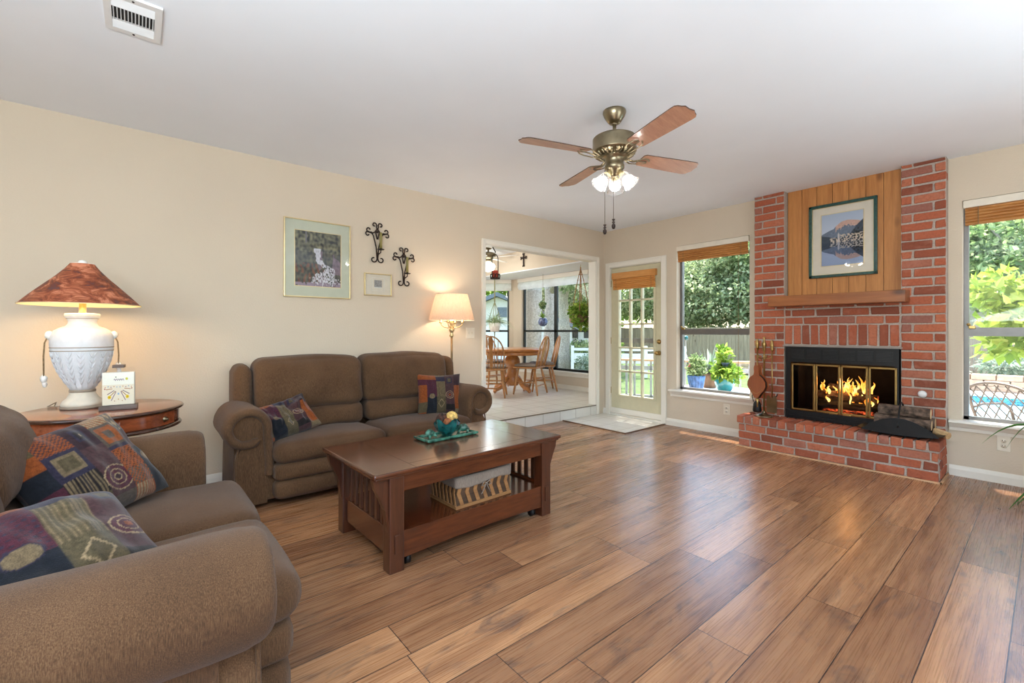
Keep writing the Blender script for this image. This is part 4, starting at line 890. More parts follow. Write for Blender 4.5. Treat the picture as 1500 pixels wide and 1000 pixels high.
tag(MB().tube([(LX-.10, LY+.08, .736), (LX-.16, LY+.14, .734), (LX-.14, LY+.30, .738), (LX-.16, LY+.42, .70), (LX-.16, LY+.435, .5)], .003, 6).build('lamp_cord', M['ceramicband']), 'thin cord running from the urn lamp over the back of the drum table', 'cord')
# napkin holder
nh = thing('napkin_holder', 'clear napkin holder with a dark wooden base beside the urn lamp', 'napkin holder', (-.083, 3.44, .7312), math.radians(-6)); nh.scale = (.88, 1, 1.24)
MB().rbox(-.095, .095, -.032, .032, 0, .022, .003).build('base', M['greywood'], nh)
MB().box(-.082, .082, -.024, -.021, .020, .195).box(-.082, .082, .021, .024, .020, .195).build('clear_panel', M['glass'], nh)
MB().rbox(-.03, .03, -.028, .028, .193, .207, .002).build('clip', M['greywood'], nh, 'dark wooden weight')
def napkin_paint(U, V, seed=0):
    C = np.zeros(U.shape+(3,)); C[:] = srgb(240, 228, 204)[:3]; C[V > .62] = srgb(250, 246, 232)[:3]
    def dot(x, y, r, c): C[np.hypot((U-x), V-y) < r] = srgb(*c)[:3]
    def line(x0, y0, x1, y1, w_, c):
        dx, dy = x1-x0, y1-y0; t_ = np.clip(((U-x0)*dx+(V-y0)*dy)/(dx*dx+dy*dy), 0, 1); C[np.hypot(U-x0-t_*dx, V-y0-t_*dy) < w_] = srgb(*c)[:3]
    for s in (-1, 1):
        for (x0, y0, x1, y1, c) in ((.08, .40, .22, .14, (130, 90, 110)), (.10, .42, .30, .24, (170, 120, 70)), (.14, .44, .34, .33, (120, 84, 100)), (.20, .50, .38, .48, (190, 130, 90))): line(.5+s*x0, y0, .5+s*x1, y1, .011, c)
        dot(.5+s*.28, .24, .055, (232, 200, 40)); dot(.5+s*.28, .24, .02, (190, 150, 20))
        for k in range(5): dot(.5+s*(.05+.09*k), .55+.02*(k % 2), .016, [(120, 160, 200), (200, 140, 80), (150, 90, 110)][k % 3])
        dot(.5+s*.42, .5, .02, (180, 90, 70)); dot(.5+s*.12, .12, .015, (180, 120, 60))
    dot(.5, .34, .03, (150, 180, 210)); dot(.5, .17, .018, (200, 150, 70)); dot(.76, .80, .04, (210, 200, 60)); dot(.42, .86, .02, (110, 120, 90))
    for k in range(14): line(.36+.022*k, .78+.03*math.sin(k*2.1), .36+.022*(k+1), .78+.03*math.sin((k+1)*2.1), .008, (130, 96, 120))
    return C
def flat_picture(name, w_, h_, fn, mat, parent, N=120, T=None, label=None):
    nu = N; nv = int(N*h_/w_); u, v = np.meshgrid(np.linspace(0, 1, nu), np.linspace(0, 1, nv), indexing='ij')
    V_ = np.stack([(u-.5)*w_, np.zeros_like(u), (v-.5)*h_], -1).reshape(-1, 3); idx = np.arange(nu*nv).reshape(nu, nv)
    F_ = np.stack([idx[:-1, :-1], idx[1:, :-1], idx[1:, 1:], idx[:-1, 1:]], -1).reshape(-1, 4)
    o = np_mesh(name, V_, F_, mat, parent, fn(u, v).reshape(-1, 3), label)
    if T is not None: o.matrix_local = T
    return o
np_ = thing('napkin_stack', 'stack of white napkins printed with flowers, held in the clear holder', 'napkins', (-.083, 3.44, .7588), math.radians(-6)); np_.scale = (.88, 1, 1.24)
MB().rbox(-.080, .080, -.018, .018, 0, .150, .004).build('folded_napkins', M['white'], np_)
flat_picture('napkin_print', .158, .148, napkin_paint, M['print'], np_, 150, Matrix.Translation((0, -.0195, .075)))

# ================================================================ floor lamp
flp = thing('floor_lamp', 'brass floor lamp with a pleated pink-beige shade behind the sofa, lit', 'lamp', (2.447, 3.893, 0))
MB().lathe([(0, 0), (.13, 0), (.135, .012), (.12, .022), (.04, .032), (.014, .05), (0, .05)], seg=36).build('base', M['oldbrass'], flp)
MB().lathe([(.011, .04), (.011, 1.17), (0, 1.17)], seg=16).build('pole', M['oldbrass'], flp)
MB().lathe([(.011, 1.12), (.022, 1.13), (.024, 1.14), (.014, 1.15), (.018, 1.17), (.030, 1.19), (.030, 1.20), (.018, 1.22), (.014, 1.24), (.024, 1.255), (.024, 1.27), (.012, 1.29), (0, 1.30)], seg=24).build('candlestick_top', M['goldframe'], flp, 'turned polished brass top')
for i in range(4):
    a = math.radians(40+90*i); d = Vector((math.cos(a), math.sin(a), 0)); z = Vector((0, 0, 1))
    MB().tube([z*1.24, d*.04+z*1.215, d*.08+z*1.222, d*.11+z*1.245, d*.115+z*1.262], .005, 8).lathe([(0, 0), (.016, .002), (.018, .01), (.010, .014), (.010, .05), (0, .05)], c=tuple(d*.115+z*1.262), seg=14).build('arm', M['goldframe'], flp)
NP = 90
def pleat(u, v): a = 2*PI*u; r = (.228+(.160-.228)*v)+(.0022 if int(round(u*NP*2)) % 2 else 0); return (r*math.cos(a), r*math.sin(a), 1.292+.262*v)
MB().grid(pleat, NP*2, 8, closed_u=True).build('lamp_shade', M['pleatshade'], flp, 'pleated beige fabric shade')
MB().tube([(.161*math.cos(a), .161*math.sin(a), 1.554) for a in [2*PI*q/60 for q in range(60)]], .0035, 6, closed=True).build('shade_trim', M['cream'], flp); MB().tube([(.229*math.cos(a), .229*math.sin(a), 1.292) for a in [2*PI*q/60 for q in range(60)]], .0035, 6, closed=True).build('shade_trim', M['cream'], flp)
MB().lathe([(.018, 1.29), (.014, 1.33), (0, 1.33)], seg=14).ball((0, 0, 1.37), .032, 14, 10, (1, 1, 1.3)).build('light_bulb', M['warmbulb'], flp)
light('floor_lamp_light', 'POINT', (2.447, 3.893, 1.45), 5, (1, .80, .58), .05)

# ================================================================ pictures and sconces
def forest(U, V):
    C = np.zeros(U.shape+(3,)); N_ = np.vectorize(lambda a, b, s: mnoise.noise(Vector((a*s, b*s, s)))); n1 = N_(U, V, 5.); n2 = N_(U, V, 16.); n3 = N_(U*2, V, 9.); f = .5+.5*n1; g = .5+.5*n2
    base = np.array(srgb(60, 62, 64)[:3]); hi = np.array(srgb(168, 164, 132)[:3]); rock = np.array(srgb(134, 116, 128)[:3]); red = np.array(srgb(122, 84, 70)[:3])
    C = base+(hi-base)*np.clip(g*1.3-.35, 0, 1)[..., None]*np.where(V > .62, 1, .45)[..., None]
    C = np.where(((n1 > .05) & (V < .66) & (U > .5))[..., None], rock*(.4+g[..., None]), C); C = np.where(((n3 > .15) & (V < .42) & (U < .62))[..., None], red*(.4+g[..., None]), C)
    n4 = N_(U*1.6, V*.8, 30.); cx = np.interp(V, [0, .10, .2, .28, .33, .37, .42, .50, .60, .70], [.60, .60, .62, .70, .76, .68, .57, .50, .49, .49]); wd_ = np.interp(V, [0, .10, .2, .28, .33, .37, .42, .5, .6, .695, .70], [.36, .32, .25, .17, .13, .10, .075, .065, .07, .085, .0])
    m_ = (np.abs(U-cx+.03*n1) < wd_*(.8+.5*n2)) & ((n4 > -.12) | (V > .42)) | ((V < .16) & (n4 > .12) & (U > .4)); C[m_] = (np.array(srgb(222, 220, 228)[:3])*(.45+.55*(.5+.5*n4[..., None])+.15*g[..., None]))[m_]
    m_ = (np.abs(U-.235) < .012) & (V > .78); C[m_] = srgb(120, 116, 124)[:3]; m_ = (V < .07) & (n2 > -.1); C[m_] = (np.array(srgb(150, 134, 150)[:3])*(.7+.5*g[..., None]))[m_]
    return C
def lake(U, V):
    N_ = np.vectorize(lambda a, b, s: mnoise.noise(Vector((a*s, b*s, s)))); 
    def scene_(u, v):      # upper half scene, v 0 at the shore, 1 at the top
        n1 = N_(u, v, 6.); n2 = N_(u, v, 22.); g = .5+.5*n2; C = np.array(srgb(186, 200, 220)[:3])*(1-.15*v[..., None])+np.array([.10, .05, .0])*(1-v[..., None])
        r1 = np.interp(u, [0, .12, .3, .45, .62, .8, 1], [.30, .38, .48, .66, .74, .70, .60])+.05*n1; m_ = v < r1
        mt_ = np.array(srgb(112, 124, 142)[:3])*(.7+.5*g[..., None]); pk = np.array(srgb(206, 168, 152)[:3])*(.75+.4*g[..., None]); top_ = (v > r1-.18-.1*n2) & (u > .35); C = np.where(m_[..., None], np.where(top_[..., None], pk, mt_), C)
        r2 = np.interp(u, [0, .2, .45, .7, .8, 1], [.26, .20, .13, .22, .44, .70])+.05*n1; m_ = (v < r2); C = np.where(m_[..., None], np.array(srgb(62, 74, 88)[:3])*(.6+.7*g[..., None]), C)
        m_ = (v < .16+.1*(u > .45)) & (u > .2) & (n2 > -.02); C = np.where(m_[..., None], np.array(srgb(206, 190, 172)[:3])*(.55+.6*g[..., None]), C); m_ = (np.abs(u-.42) < .022) & (v < .34-4*np.abs(u-.42)); C = np.where(m_[..., None], np.array(srgb(200, 192, 188)[:3]), C)
        m_ = (u > .78) & (v < .42) & (n2 < -.05); C = np.where(m_[..., None], np.array(srgb(44, 46, 48)[:3]), C); return C
    up_ = scene_(U, np.clip((V-.44)/.56, 0, 1)); dn = scene_(U, np.clip((.44-V)/.44, 0, 1)*.92)*np.array([.62, .68, .82])
    return np.where((V > .44)[..., None], up_, dn)
def etching(U, V):
    N_ = np.vectorize(lambda a, b: mnoise.noise(Vector((a*26, b*26, 2)))); n = N_(U, V); C = np.zeros(U.shape+(3,)); C[:] = srgb(206, 202, 196)[:3]; C[(n > -.1)] = srgb(128, 124, 122)[:3]; C[V < .12] = srgb(220, 216, 208)[:3]; return C
def framed(label, T, w_, h_, fmat, fw_, matm, iw, ih, ioff, fn, inner=None, dep=.022, N=140):
    t = thing('framed_picture', label, 'picture'); t.matrix_world = T        # local x right, z up, -y toward the room
    m_ = MB()
    for (a, b, c, d) in ((-w_/2, -w_/2+fw_, -h_/2, h_/2), (w_/2-fw_, w_/2, -h_/2, h_/2), (-w_/2, w_/2, -h_/2, -h_/2+fw_), (-w_/2, w_/2, h_/2-fw_, h_/2)): m_.rbox(a, b, -dep, 0, c, d, .003)
    m_.build('frame', fmat, t)
    MB().box(-w_/2+fw_*.6, w_/2-fw_*.6, -.010, -.004, -h_/2+fw_*.6, h_/2-fw_*.6).build('mat_board', matm, t)
    if inner is not None:
        g_ = MB(); q = inner[1]
        for (a, b, c, d) in inner[0]:
            for (e, f_, g2, h2) in ((a, a+q, c, d), (b-q, b, c, d), (a, b, c, c+q), (a, b, d-q, d)): g_.box(e, f_, -.0125, -.010, g2, h2)
        g_.build('fillet', inner[2], t)
    flat_picture('print', iw, ih, fn, M['print'], t, N, Matrix.Translation((ioff[0], -.0115, ioff[1])))
    MB().box(-w_/2+fw_*.8, w_/2-fw_*.8, -.016, -.0145, -h_/2+fw_*.8, h_/2-fw_*.8).build('pane', M['picglass'], t)
    return t
framed('large brass-framed waterfall print with a sage green mat above the sofa', Matrix.Translation((1.217, YL, 1.808)), .558, .670, M['goldframe'], .010, M['matgreen'], .385, .475, (0.0, .0), forest, ([(-.196, .196, -.241, .241)], .005, M['goldframe']))
framed('small cream-framed square etching hanging below the candle sconces', Matrix.Translation((1.762, YL, 1.624)), .27, .212, M['goldframe'], .010, M['matcream'], .075, .075, (.0, .005), etching, ([(-.06, .06, -.06, .065)], .002, M['white']), N=40)
framed('green-framed mountain lake print on the pine panel above the mantel', Matrix.Translation((XF-.03, 1.266, 2.05)) @ RY, .535, .705, M['framegreen'], .026, M['matcream'], .328, .492, (-.0, .005), lake, ([(-.242, .242, -.327, .327), (-.17, .17, -.247, .257)], .006, M['goldframe']), dep=.03)
def sconce(label, x, z):
    t = thing('candle_sconce', label, 'sconce', (x, YL-.012, z), 0, 'wrought iron candle sconces'); r = .0062; Y = 0; m_ = MB()
    def cur(pts, rr=r): m_.tube([(a, Y, b) for a, b in pts], rr, 8)
    for s in (-1, 1):
        cur([(s*.004, -.15), (s*.012, -.05), (s*.04, .06), (s*.058, .085)]+[(s*(.075+.0*k)+s*.030*math.cos(q), .075+.030*math.sin(q)) for k, q in enumerate(np.linspace(PI*.8, -PI*.9, 14))][0:0])
        # lower foot scrolls
        cur([(s*a, b) for a, b in [(0, -.13), (.004, -.155)]+spiral(.036, -.163, .030, .014, PI*1.0, PI*2.6, 16)])
        # outward scroll
        cur([(s*a, b) for a, b in [(.0, .135), (.02, .10), (.05, .082)]+spiral(.095, .072, .024, .012, PI*.8, -PI*.9, 16)])
        cur([(s*a, b) for a, b in [(.045, .085), (.06, .092)]+spiral(.086, .112, .024, .012, PI*1.4, PI*3.0, 16)])
        # top scrolls
        cur([(s*a, b) for a, b in [(0, .115), (.010, .145)]+spiral(.030, .165, .022, .011, PI*1.1, -PI*.6, 16)])
        cur([(s*.003, .03), (s*.016, .085), (s*.02, .105), (s*.003, .125)])
    m_.ball((0, 0, .10), .012); m_.build('scroll_frame', M['ironbrown'], t)
    h = MB(); h.tube([(0, 0, -.10), (.0, -.03, -.115), (.01, -.055, -.10), (.01, -.055, -.075)], .005, 8).lathe([(0, 0), (.03, .002), (.034, .008), (.03, .006), (.012, .006), (.012, .02), (0, .02)], c=(.01, -.055, -.078), seg=20); h.build('cup', M['ironbrown'], t)
    tag(MB().lathe([(0, 0), (.0125, 0), (.0125, .145), (.006, .152), (0, .154)], c=(x+.01, YL-.067, z-.063), seg=18).build('candle', M['candlegreen']), 'olive taper candle in the '+('upper' if z > 1.95 else 'lower')+' iron sconce', 'candle', 'olive taper candles')
    return t
sconce('scrolled iron candle sconce, the upper left of the two', 1.755, 2.025); sconce('scrolled iron candle sconce, the lower right of the two nearest the floor lamp', 2.027, 1.82)

# ================================================================ ceiling fan
FX, FYY = 2.365, 1.805
cf = thing('ceiling_fan', 'brass four-blade ceiling fan with glass tulip lights in the living room', 'ceiling fan', (FX, FYY, 2.6))
MB().lathe([(0, 0), (.072, 0), (.074, -.012), (.066, -.035), (.046, -.066), (.036, -.078), (.026, -.082), (0, -.082)], seg=36).build('canopy', M['oldbrass'], cf)
MB().lathe([(.0115, -.08), (.0115, -.16), (0, -.16)], seg=14).lathe([(0, -.078), (.018, -.08), (.02, -.088), (0, -.092)], seg=16).build('downrod', M['oldbrass'], cf)
MB().lathe([(0, -.158), (.06, -.158), (.118, -.168), (.118, -.168), (.134, -.176), (.136, -.180), (.139, -.182), (.139, -.184), (.139, -.262), (.139, -.264), (.134, -.268), (.132, -.270), (.10, -.286), (.07, -.292), (0, -.292)], seg=48).build('motor_housing', M['oldbrass'], cf)
fin = MB()
for i in range(24):
    a = 2*PI*i/24; R_ = Matrix.Rotation(a, 4, 'Z'); fin.tube([R_ @ Vector((.128, 0, -.276)), R_ @ Vector((.112, 0, -.288)), R_ @ Vector((.082, 0, -.296))], [.007, .006, .005], 6)
fin.build('vent_ring', M['oldbrass'], cf, 'ring of brass vent fins')
MB().lathe([(.078, -.29), (.078, -.30), (.058, -.302), (.058, -.345), (.062, -.352), (.062, -.372), (.044, -.388), (.03, -.405), (.022, -.42), (0, -.424)], seg=32).build('switch_housing', M['oldbrass'], cf)
for i, a in enumerate([72, 162, 252, 342]):
    R_ = Matrix.Rotation(math.radians(a), 4, 'Z'); irn = MB()
    for s in (-1, 1): irn.tube([R_ @ Vector(p) for p in ((.08, s*.012, -.298), (.13, s*.022, -.312), (.165, s*.035, -.304), (.20, s*.048, -.296), (.235, s*.040, -.293), (.262, s*.014, -.292))], .006, 8, flat=.6)
    irn.tube([R_ @ Vector(p) for p in ((.08, 0, -.298), (.14, 0, -.308), (.19, 0, -.298), (.25, 0, -.293))], .006, 8, flat=.6)
    ir = irn.build('blade_iron', M['oldbrass'], cf, 'open brass blade bracket')
    T = R_ @ Matrix.Translation((0, 0, -.288)) @ Matrix.Rotation(math.radians(-11), 4, 'X'); out = []
    prof = [(.20, .050), (.215, .060), (.30, .064), (.45, .070), (.60, .0745), (.625, .073), (.640, .062), (.648, .045), (.660, .030), (.655, 0)]
    up_ = [(x, y) for x, y in prof]; poly = up_+[(x, -y) for x, y in up_[::-1][1:]]
    b_ = MB(); n = len(poly); vs = [T @ Vector((x, y, 0)) for x, y in poly]+[T @ Vector((x, y, .006)) for x, y in poly]
    b_.add(vs, [tuple(range(n))[::-1], tuple(range(n, 2*n))]); b_.m = 1; b_.f_ = 0
    k0 = len(b_.f); b_.add(vs, [(i_, (i_+1) % n, n+(i_+1) % n, n+i_) for i_ in range(n)]); b_.mi = [0]*k0+[1]*(len(b_.f)-k0)
    b_.build('blade', [M['bladewood'], M['bladeedge']], cf)
for i in range(3):
    a = math.radians(50.2-90 + [ -28, 75, 195][i]); tilt = math.radians(41); d = Vector((math.cos(a), math.sin(a), 0)); ax = Vector((0, 0, 1)).cross(d)
    T = Matrix.Translation(Vector((0, 0, -.395))+d*.03) @ Matrix.Rotation(PI-tilt, 4, ax)    # local +z points out and down
    sk = MB().lathe([(0, 0), (.018, 0), (.02, .02), (.024, .035), (0, .036)], M=T, seg=18).build('lamp_socket', M['goldframe'], cf)
    n_ = 16
    def flute(u, v, T=T):
        a_ = 2*PI*u; z = .028+.095*v; r = float(np.interp(v, [0, .15, .5, .8, 1], [.024, .032, .039, .045, .055])); r *= 1+.025*math.sin(a_*n_); p = T @ Vector((r*math.cos(a_), r*math.sin(a_), z)); return tuple(p)
    MB().grid(flute, 96, 12, closed_u=True).build('glass_shade', M['frosted'], sk, 'fluted clear glass tulip shade')
    MB().ball(tuple(T @ Vector((0, 0, .078))), .022, 14, 10).build('light_bulb', M['bulb'], sk)
    p = T @ Vector((0, 0, .09)); light('fan_light', 'POINT', (FX+p.x, FYY+p.y, 2.6+p.z), 1.5, (1, .96, .90), .03)
R0 = Vector((math.sin(TH), -math.cos(TH), 0))
for off, zz in ((-.062, -.73), (-.006, -.695)):
    q = R0*off; c_ = MB().tube([(q.x, q.y, -.38), (q.x, q.y, zz)], .0016, 5).build('pull_chain', M['ironbrown'], cf)
    MB().lathe([(0, 0), (.011, -.002), (.004, -.014), (.011, -.024), (.004, -.028), (.012, -.040), (.012, -.052), (.007, -.064), (0, -.066)], c=(q.x, q.y, zz), seg=14).build('pull_knob', M['ironbrown'], c_)
# ceiling vent
cv = thing('ceiling_vent', 'white rectangular air register in the ceiling at upper left', 'vent', (-.015, 2.655, 2.6))
m_ = MB()
for (a, b, c, d) in ((-.10, -.074, -.155, .155), (.074, .10, -.155, .155), (-.074, .074, -.155, -.122), (-.074, .074, .122, .155)): m_.box(a, b, c, d, -.010, 0)
m_.box(-.074, .074, -.054, -.050, -.008, 0).box(-.074, .074, .050, .054, -.008, 0)
m_.build('frame', M['whitemetal'], cv); MB().box(-.074, .074, -.122, .122, -.003, -.001).build('duct_opening', M['ventdark'], cv)
lv = MB()
for i in range(12): lv.box(-.0008, .0008, -.050, .050, -.006, .004, M=Matrix.Translation((-.068+.0124*i, 0, -.006)) @ Matrix.Rotation(-.35, 4, 'Y'))
for i in range(6):
    for s in (-1, 1): lv.box(-.074, .074, -.0008, .0008, -.005, .004, M=Matrix.Translation((0, s*(.061+.011*i), -.006)) @ Matrix.Rotation(.7, 4, 'X'))
lv.build('louvers', M['whitemetal'], cv)
for s in (-1, 1): MB().ball((0, s*.138, -.010), .005, 8, 6).build('screw', M['ironbrown'], cv)

# ================================================================ fireplace tools
ts_ = thing('fire_tool_stand', 'brass fireplace tool stand on the left end of the hearth', 'tool stand', (4.885, 1.865, .315))
SX, SY, SZ = 4.885, 1.865, .315
MB().lathe([(0, 0), (.085, 0), (.088, .006), (.07, .016), (.03, .028), (.016, .05), (0, .06)], seg=6).lathe([(0, .02), (.022, .03), (.013, .06), (0, .06)], seg=16).build('base', M['oldbrass'], ts_)
MB().lathe([(.008, .05), (.008, .58), (.013, .59), (.008, .60), (.008, .66), (.018, .675), (.014, .70), (.022, .72), (.020, .745), (.010, .765), (.006, .78), (.012, .80), (0, .812)], seg=16).build('post', M['brass'], ts_)
hk = MB()
for i in range(5):
    a = math.radians(70+72*i); d = Vector((math.cos(a), math.sin(a), 0)); z = Vector((0, 0, 1)); hk.tube([z*.60, d*.03+z*.585, d*.06+z*.60, d*.068+z*.625], .0045, 6)
hk.build('hook', M['brass'], ts_)
def tool(name, label, dx, dy, head, top_):
    t = thing(name, label, 'fireplace tool', (SX+dx, SY+dy, SZ), 0, 'brass-handled fireplace tools')
    MB().tube([(0, 0, .15), (0, 0, top_-.10)], .0052, 8).build('rod', M['brass'], t)
    MB().lathe([(0, 0), (.008, .004), (.016, .02), (.012, .035), (.018, .055), (.016, .075), (.008, .085), (.013, .098), (0, .108)], c=(0, 0, top_-.10), seg=14).build('handle', M['brass'], t)
    h_ = head(); h_.build('head', M['blackmetal'] if 'brush' in name or 'poker' in name else M['oldbrass'], t)
def shovel():
    m_ = MB(); m_.grid(lambda u, v: (.012*math.sin(v*2)-.02, (u-.5)*(.095 if v > .15 else .05+.3*v), .05+.15*(1-v)*1.0+.012*abs(u-.5)**2*10), 8, 8); m_.grid(lambda u, v: (.012*math.sin(v*2)-.024, (u-.5)*(.095 if v > .15 else .05+.3*v), .05+.15*(1-v)), 8, 8); return m_
tool('fire_shovel', 'ash shovel with a brass knob handle hanging right of the stand', .0, -.075, shovel, .76)
tool('fire_poker', 'hooked poker hanging nearest the firebox on the stand', .03, -.062, lambda: MB().tube([(0, 0, .17), (0, 0, .10), (-.01, -.0, .085)], .005, 6).tube([(0, 0, .2), (0, -.02, .2), (0, -.045, .215), (0, -.05, .235)], .005, 6), .77)
tool('hearth_brush', 'black hearth brush hanging low left of the stand', -.03, .055, lambda: MB().lathe([(0, .16), (.02, .155), (.034, .13), (.042, .06), (.036, .045), (0, .045)], seg=16).tube([(0, .034, .14), (0, .048, .2), (0, .03, .25), (0, 0, .27), (0, -.01, .28)], .004, 6), .78)
tool('fire_tongs', 'log tongs hanging at the window side of the stand', .02, .07, lambda: MB().tube([(0, .01, .5), (0, .018, .3), (0, .006, .16)], .004, 6).tube([(0, -.01, .5), (0, -.018, .3), (0, -.006, .16)], .004, 6), .77)
bl = thing('fireplace_bellows', 'tan leather and wood bellows hanging on the front of the tool stand', 'bellows'); bl.matrix_world = Matrix.Translation((4.80, 1.895, .60)) @ Matrix.Rotation(-PI/2-.35, 4, 'Z')
op = [(0, .30), (.018, .295), (.026, .27), (.022, .23), (.03, .20), (.075, .17), (.10, .13), (.105, .09), (.085, .05), (.05, .015), (.025, -.02), (.02, -.03)]
pol = op+[(-a, b) for a, b in op[::-1] if a > 0]
MB().prism([(a, b-.06) for a, b in pol], 'y', -.022, -.012).build('front_board', M['leatherbrown'], bl, 'tan wooden board')
MB().prism([(a*.98+.012, b-.05) for a, b in pol], 'y', .012, .022).build('back_board', M['leatherbrown'], bl)
MB().prism([(a*.93+.004, b-.06) for a, b in op[4:]+[(-a, b) for a, b in op[:3:-1]]], 'y', -.012, .012).build('leather_body', M['blackmetal'], bl, 'black gathered leather')
st = MB()
for k in range(12): a = PI*1.15+PI*.7*k/11; st.ball((.075*math.cos(a), -.023, .045+.09*math.sin(a)), .004, 6, 4)
st.build('stud', M['brass'], bl); MB().lathe([(.018, 0), (.008, -.06), (.006, -.10), (0, -.10)], c=(0, 0, -.085), seg=12).build('nozzle', M['brass'], bl)
# firewood carrier with logs
fc = thing('firewood_carrier', 'black curved metal firewood carrier on the right end of the hearth', 'log holder', (4.90, .80, .315))
def lens(n=20, w_=.245, hb=.018, ht=.155):
    lo_ = [(-w_+2*w_*k/n, hb+.012*(abs(2*k/n-1))**2*1.2) for k in range(n+1)]; hi_ = [(w_-2*w_*k/n, hb+.014+(ht-hb-.014)*(1-abs(2*k/n-1)**2.0)) for k in range(1, n)]; return lo_+hi_
for xx in (-.135, .13): MB().prism(lens(), 'x', xx, xx+.004).build('side_plate', M['blackmetal'], fc)
MB().grid(lambda u, v: (-.135+.27*u, -.27+.54*v, .012+.035*abs(2*v-1)**2.5), 2, 24).grid(lambda u, v: (-.135+.27*u, -.27+.54*v, .016+.035*abs(2*v-1)**2.5), 2, 24).build('bottom_sheet', M['blackmetal'], fc)
MB().tube([(-.138, .0, .08)]+[(-.138+.272*k/12, .0, .10+.17*math.sin(PI*k/12)**.7) for k in range(13)]+[(.134, 0, .08)], .0065, 8).build('handle', M['blackmetal'], fc)
for s in (-.12, .12):
    for b in (-.11, .11): MB().tube([(b, s, .0), (b, s, .016)], .008, 8).build('foot', M['blackmetal'], fc)
G_ = 'split firewood logs in the carrier'
log('firewood_log', M['barklog'], (4.87, .97, .435), (4.87, .61, .425), .040, 'lower front bark-covered log in the black carrier', G_)
log('firewood_log', M['barklog'], (4.97, .98, .43), (4.97, .60, .43), .042, 'rear log in the black carrier, against the brick', G_)
log('firewood_log', M['barklog'], (4.91, .95, .512), (4.91, .62, .51), .044, 'top bark-covered log stacked on the other logs in the carrier', G_)
log('firewood_log', M['cutwood'], (4.94, .60, .375), (4.90, .515, .355), .028, 'short split piece of wood sticking out of the right end of the carrier', G_)
# ================================================================ breakfast room
FZ = .14
dtb = thing('dining_table', 'round oak pedestal breakfast table on the raised tile floor', 'table', (5.02, 6.02, FZ))
MB().lathe([(0, .70), (.53, .70), (.545, .708), (.55, .725), (.545, .74), (.53, .745), (0, .745)], seg=60).build('table_top', M['oaktop'], dtb)
MB().lathe([(.49, .635), (.50, .64), (.50, .70), (.46, .70)], seg=60, cap=False).build('apron', M['oaktop'], dtb)
MB().lathe([(.0, .70), (.09, .70), (.09, .62), (.13, .56), (.14, .50), (.11, .44), (.08, .40), (.085, .34), (.115, .26), (.13, .20), (.12, .14), (.10, .10), (0, .10)], seg=28).build('pedestal', M['oaktop'], dtb)
for i in range(4):
    a = math.radians(50.2+45+90*i); d = Vector((math.cos(a), math.sin(a), 0)); z = Vector((0, 0, 1))
    MB().tube([d*.08+z*.24, d*.15+z*.22, d*.23+z*.13, d*.30+z*.075, d*.38+z*.06, d*.42+z*.045], [.045, .045, .038, .034, .036, .030], 10).ball(tuple(d*.41+z*.033), .034, 12, 8).build('claw_foot', M['oaktop'], dtb)
def make_chair():
    t = thing('dining_chair', 'x', 'chair', (0, 0, 0), 0, 'oak bow-back dining chairs'); ok = M['oak']     # seat faces +y, back at -y
    seat = MB().soft(-.22, .22, -.20, .21, .425, .462, .018, (.02, .02, .0, .03, 0, -.008), 8, fn=lambda p, q: Vector((p.x*(1+.06*q.y), p.y, p.z))); seat.build('seat', ok, t)
    for sx in (-1, 1):
        for sy in (-1, 1):
            tp_ = Vector((sx*.15, sy*.14, .43)); bt = Vector((sx*.215, sy*.205-(.02 if sy < 0 else 0), 0))
            P = [bt.lerp(tp_, k/8) for k in range(9)]; MB().tube(P, [.012, .016, .019, .015, .019, .023, .020, .017, .016], 10).build('leg', ok, t)
    st = MB()
    for s in (-1, 1): st.tube([(s*.185, -.19, .20), (s*.185, 0, .20), (s*.185, .175, .20)], [.008, .013, .008], 8)
    st.tube([(-.185, .0, .20), (0, 0, .20), (.185, 0, .20)], [.009, .014, .009], 8)
    for zz in (.15, .27): st.tube([(-.19, -.195, zz), (0, -.195, zz), (.19, -.195, zz)], [.007, .012, .007], 8)
    st.build('stretcher', ok, t)
    by = lambda z: -.185-.12*(z-.46)/.5
    bow = [(-.185, by(.46), .46)]; H_ = .50
    for k in range(21):
        a = PI-PI*k/20; z = .46+.20+(.30)*math.sin(a) if True else 0; bow.append((.205*math.cos(a)*1.0, by(z), z))
    bow.append((.185, by(.46), .46)); MB().tube(bow, .0115, 10).build('bow', ok, t)
    for i in (-3, -2, -1, 1, 2, 3):
        x = i*.052; zt = .66+.30*math.sqrt(max(0, 1-(x*1.12/.205)**2)); MB().tube([(x*.92, by(.46), .455), (x*1.02, by((.46+zt)/2), (.46+zt)/2), (x*1.12, by(zt), zt)], [.0055, .0075, .005], 8).build('spindle', ok, t)
    sp = [(.018, .46), (.026, .50), (.022, .56), (.032, .60), (.036, .66), (.026, .70), (.022, .74), (.034, .79), (.040, .84), (.034, .90), (.024, .95)]
    pl = sp+[(-a, b) for a, b in sp[::-1]]; m_ = MB(); vs = [(a, by(b)-.005, b) for a, b in pl]+[(a, by(b)+.006, b) for a, b in pl]; n = len(pl)
    for i in range(len(sp)-1): 
        A, B_, C_, D_ = i, i+1, n-2-i, n-1-i
        m_.add([vs[A], vs[B_], vs[C_], vs[D_]], [(0, 1, 2, 3)]); m_.add([vs[n+A], vs[n+B_], vs[n+C_], vs[n+D_]], [(3, 2, 1, 0)]); m_.add([vs[A], vs[B_], vs[n+B_], vs[n+A]], [(0, 1, 2, 3)]); m_.add([vs[D_], vs[C_], vs[n+C_], vs[n+D_]], [(0, 1, 2, 3)])
    m_.build('splat', ok, t, 'shaped carved centre splat')
    return t
ch = make_chair()
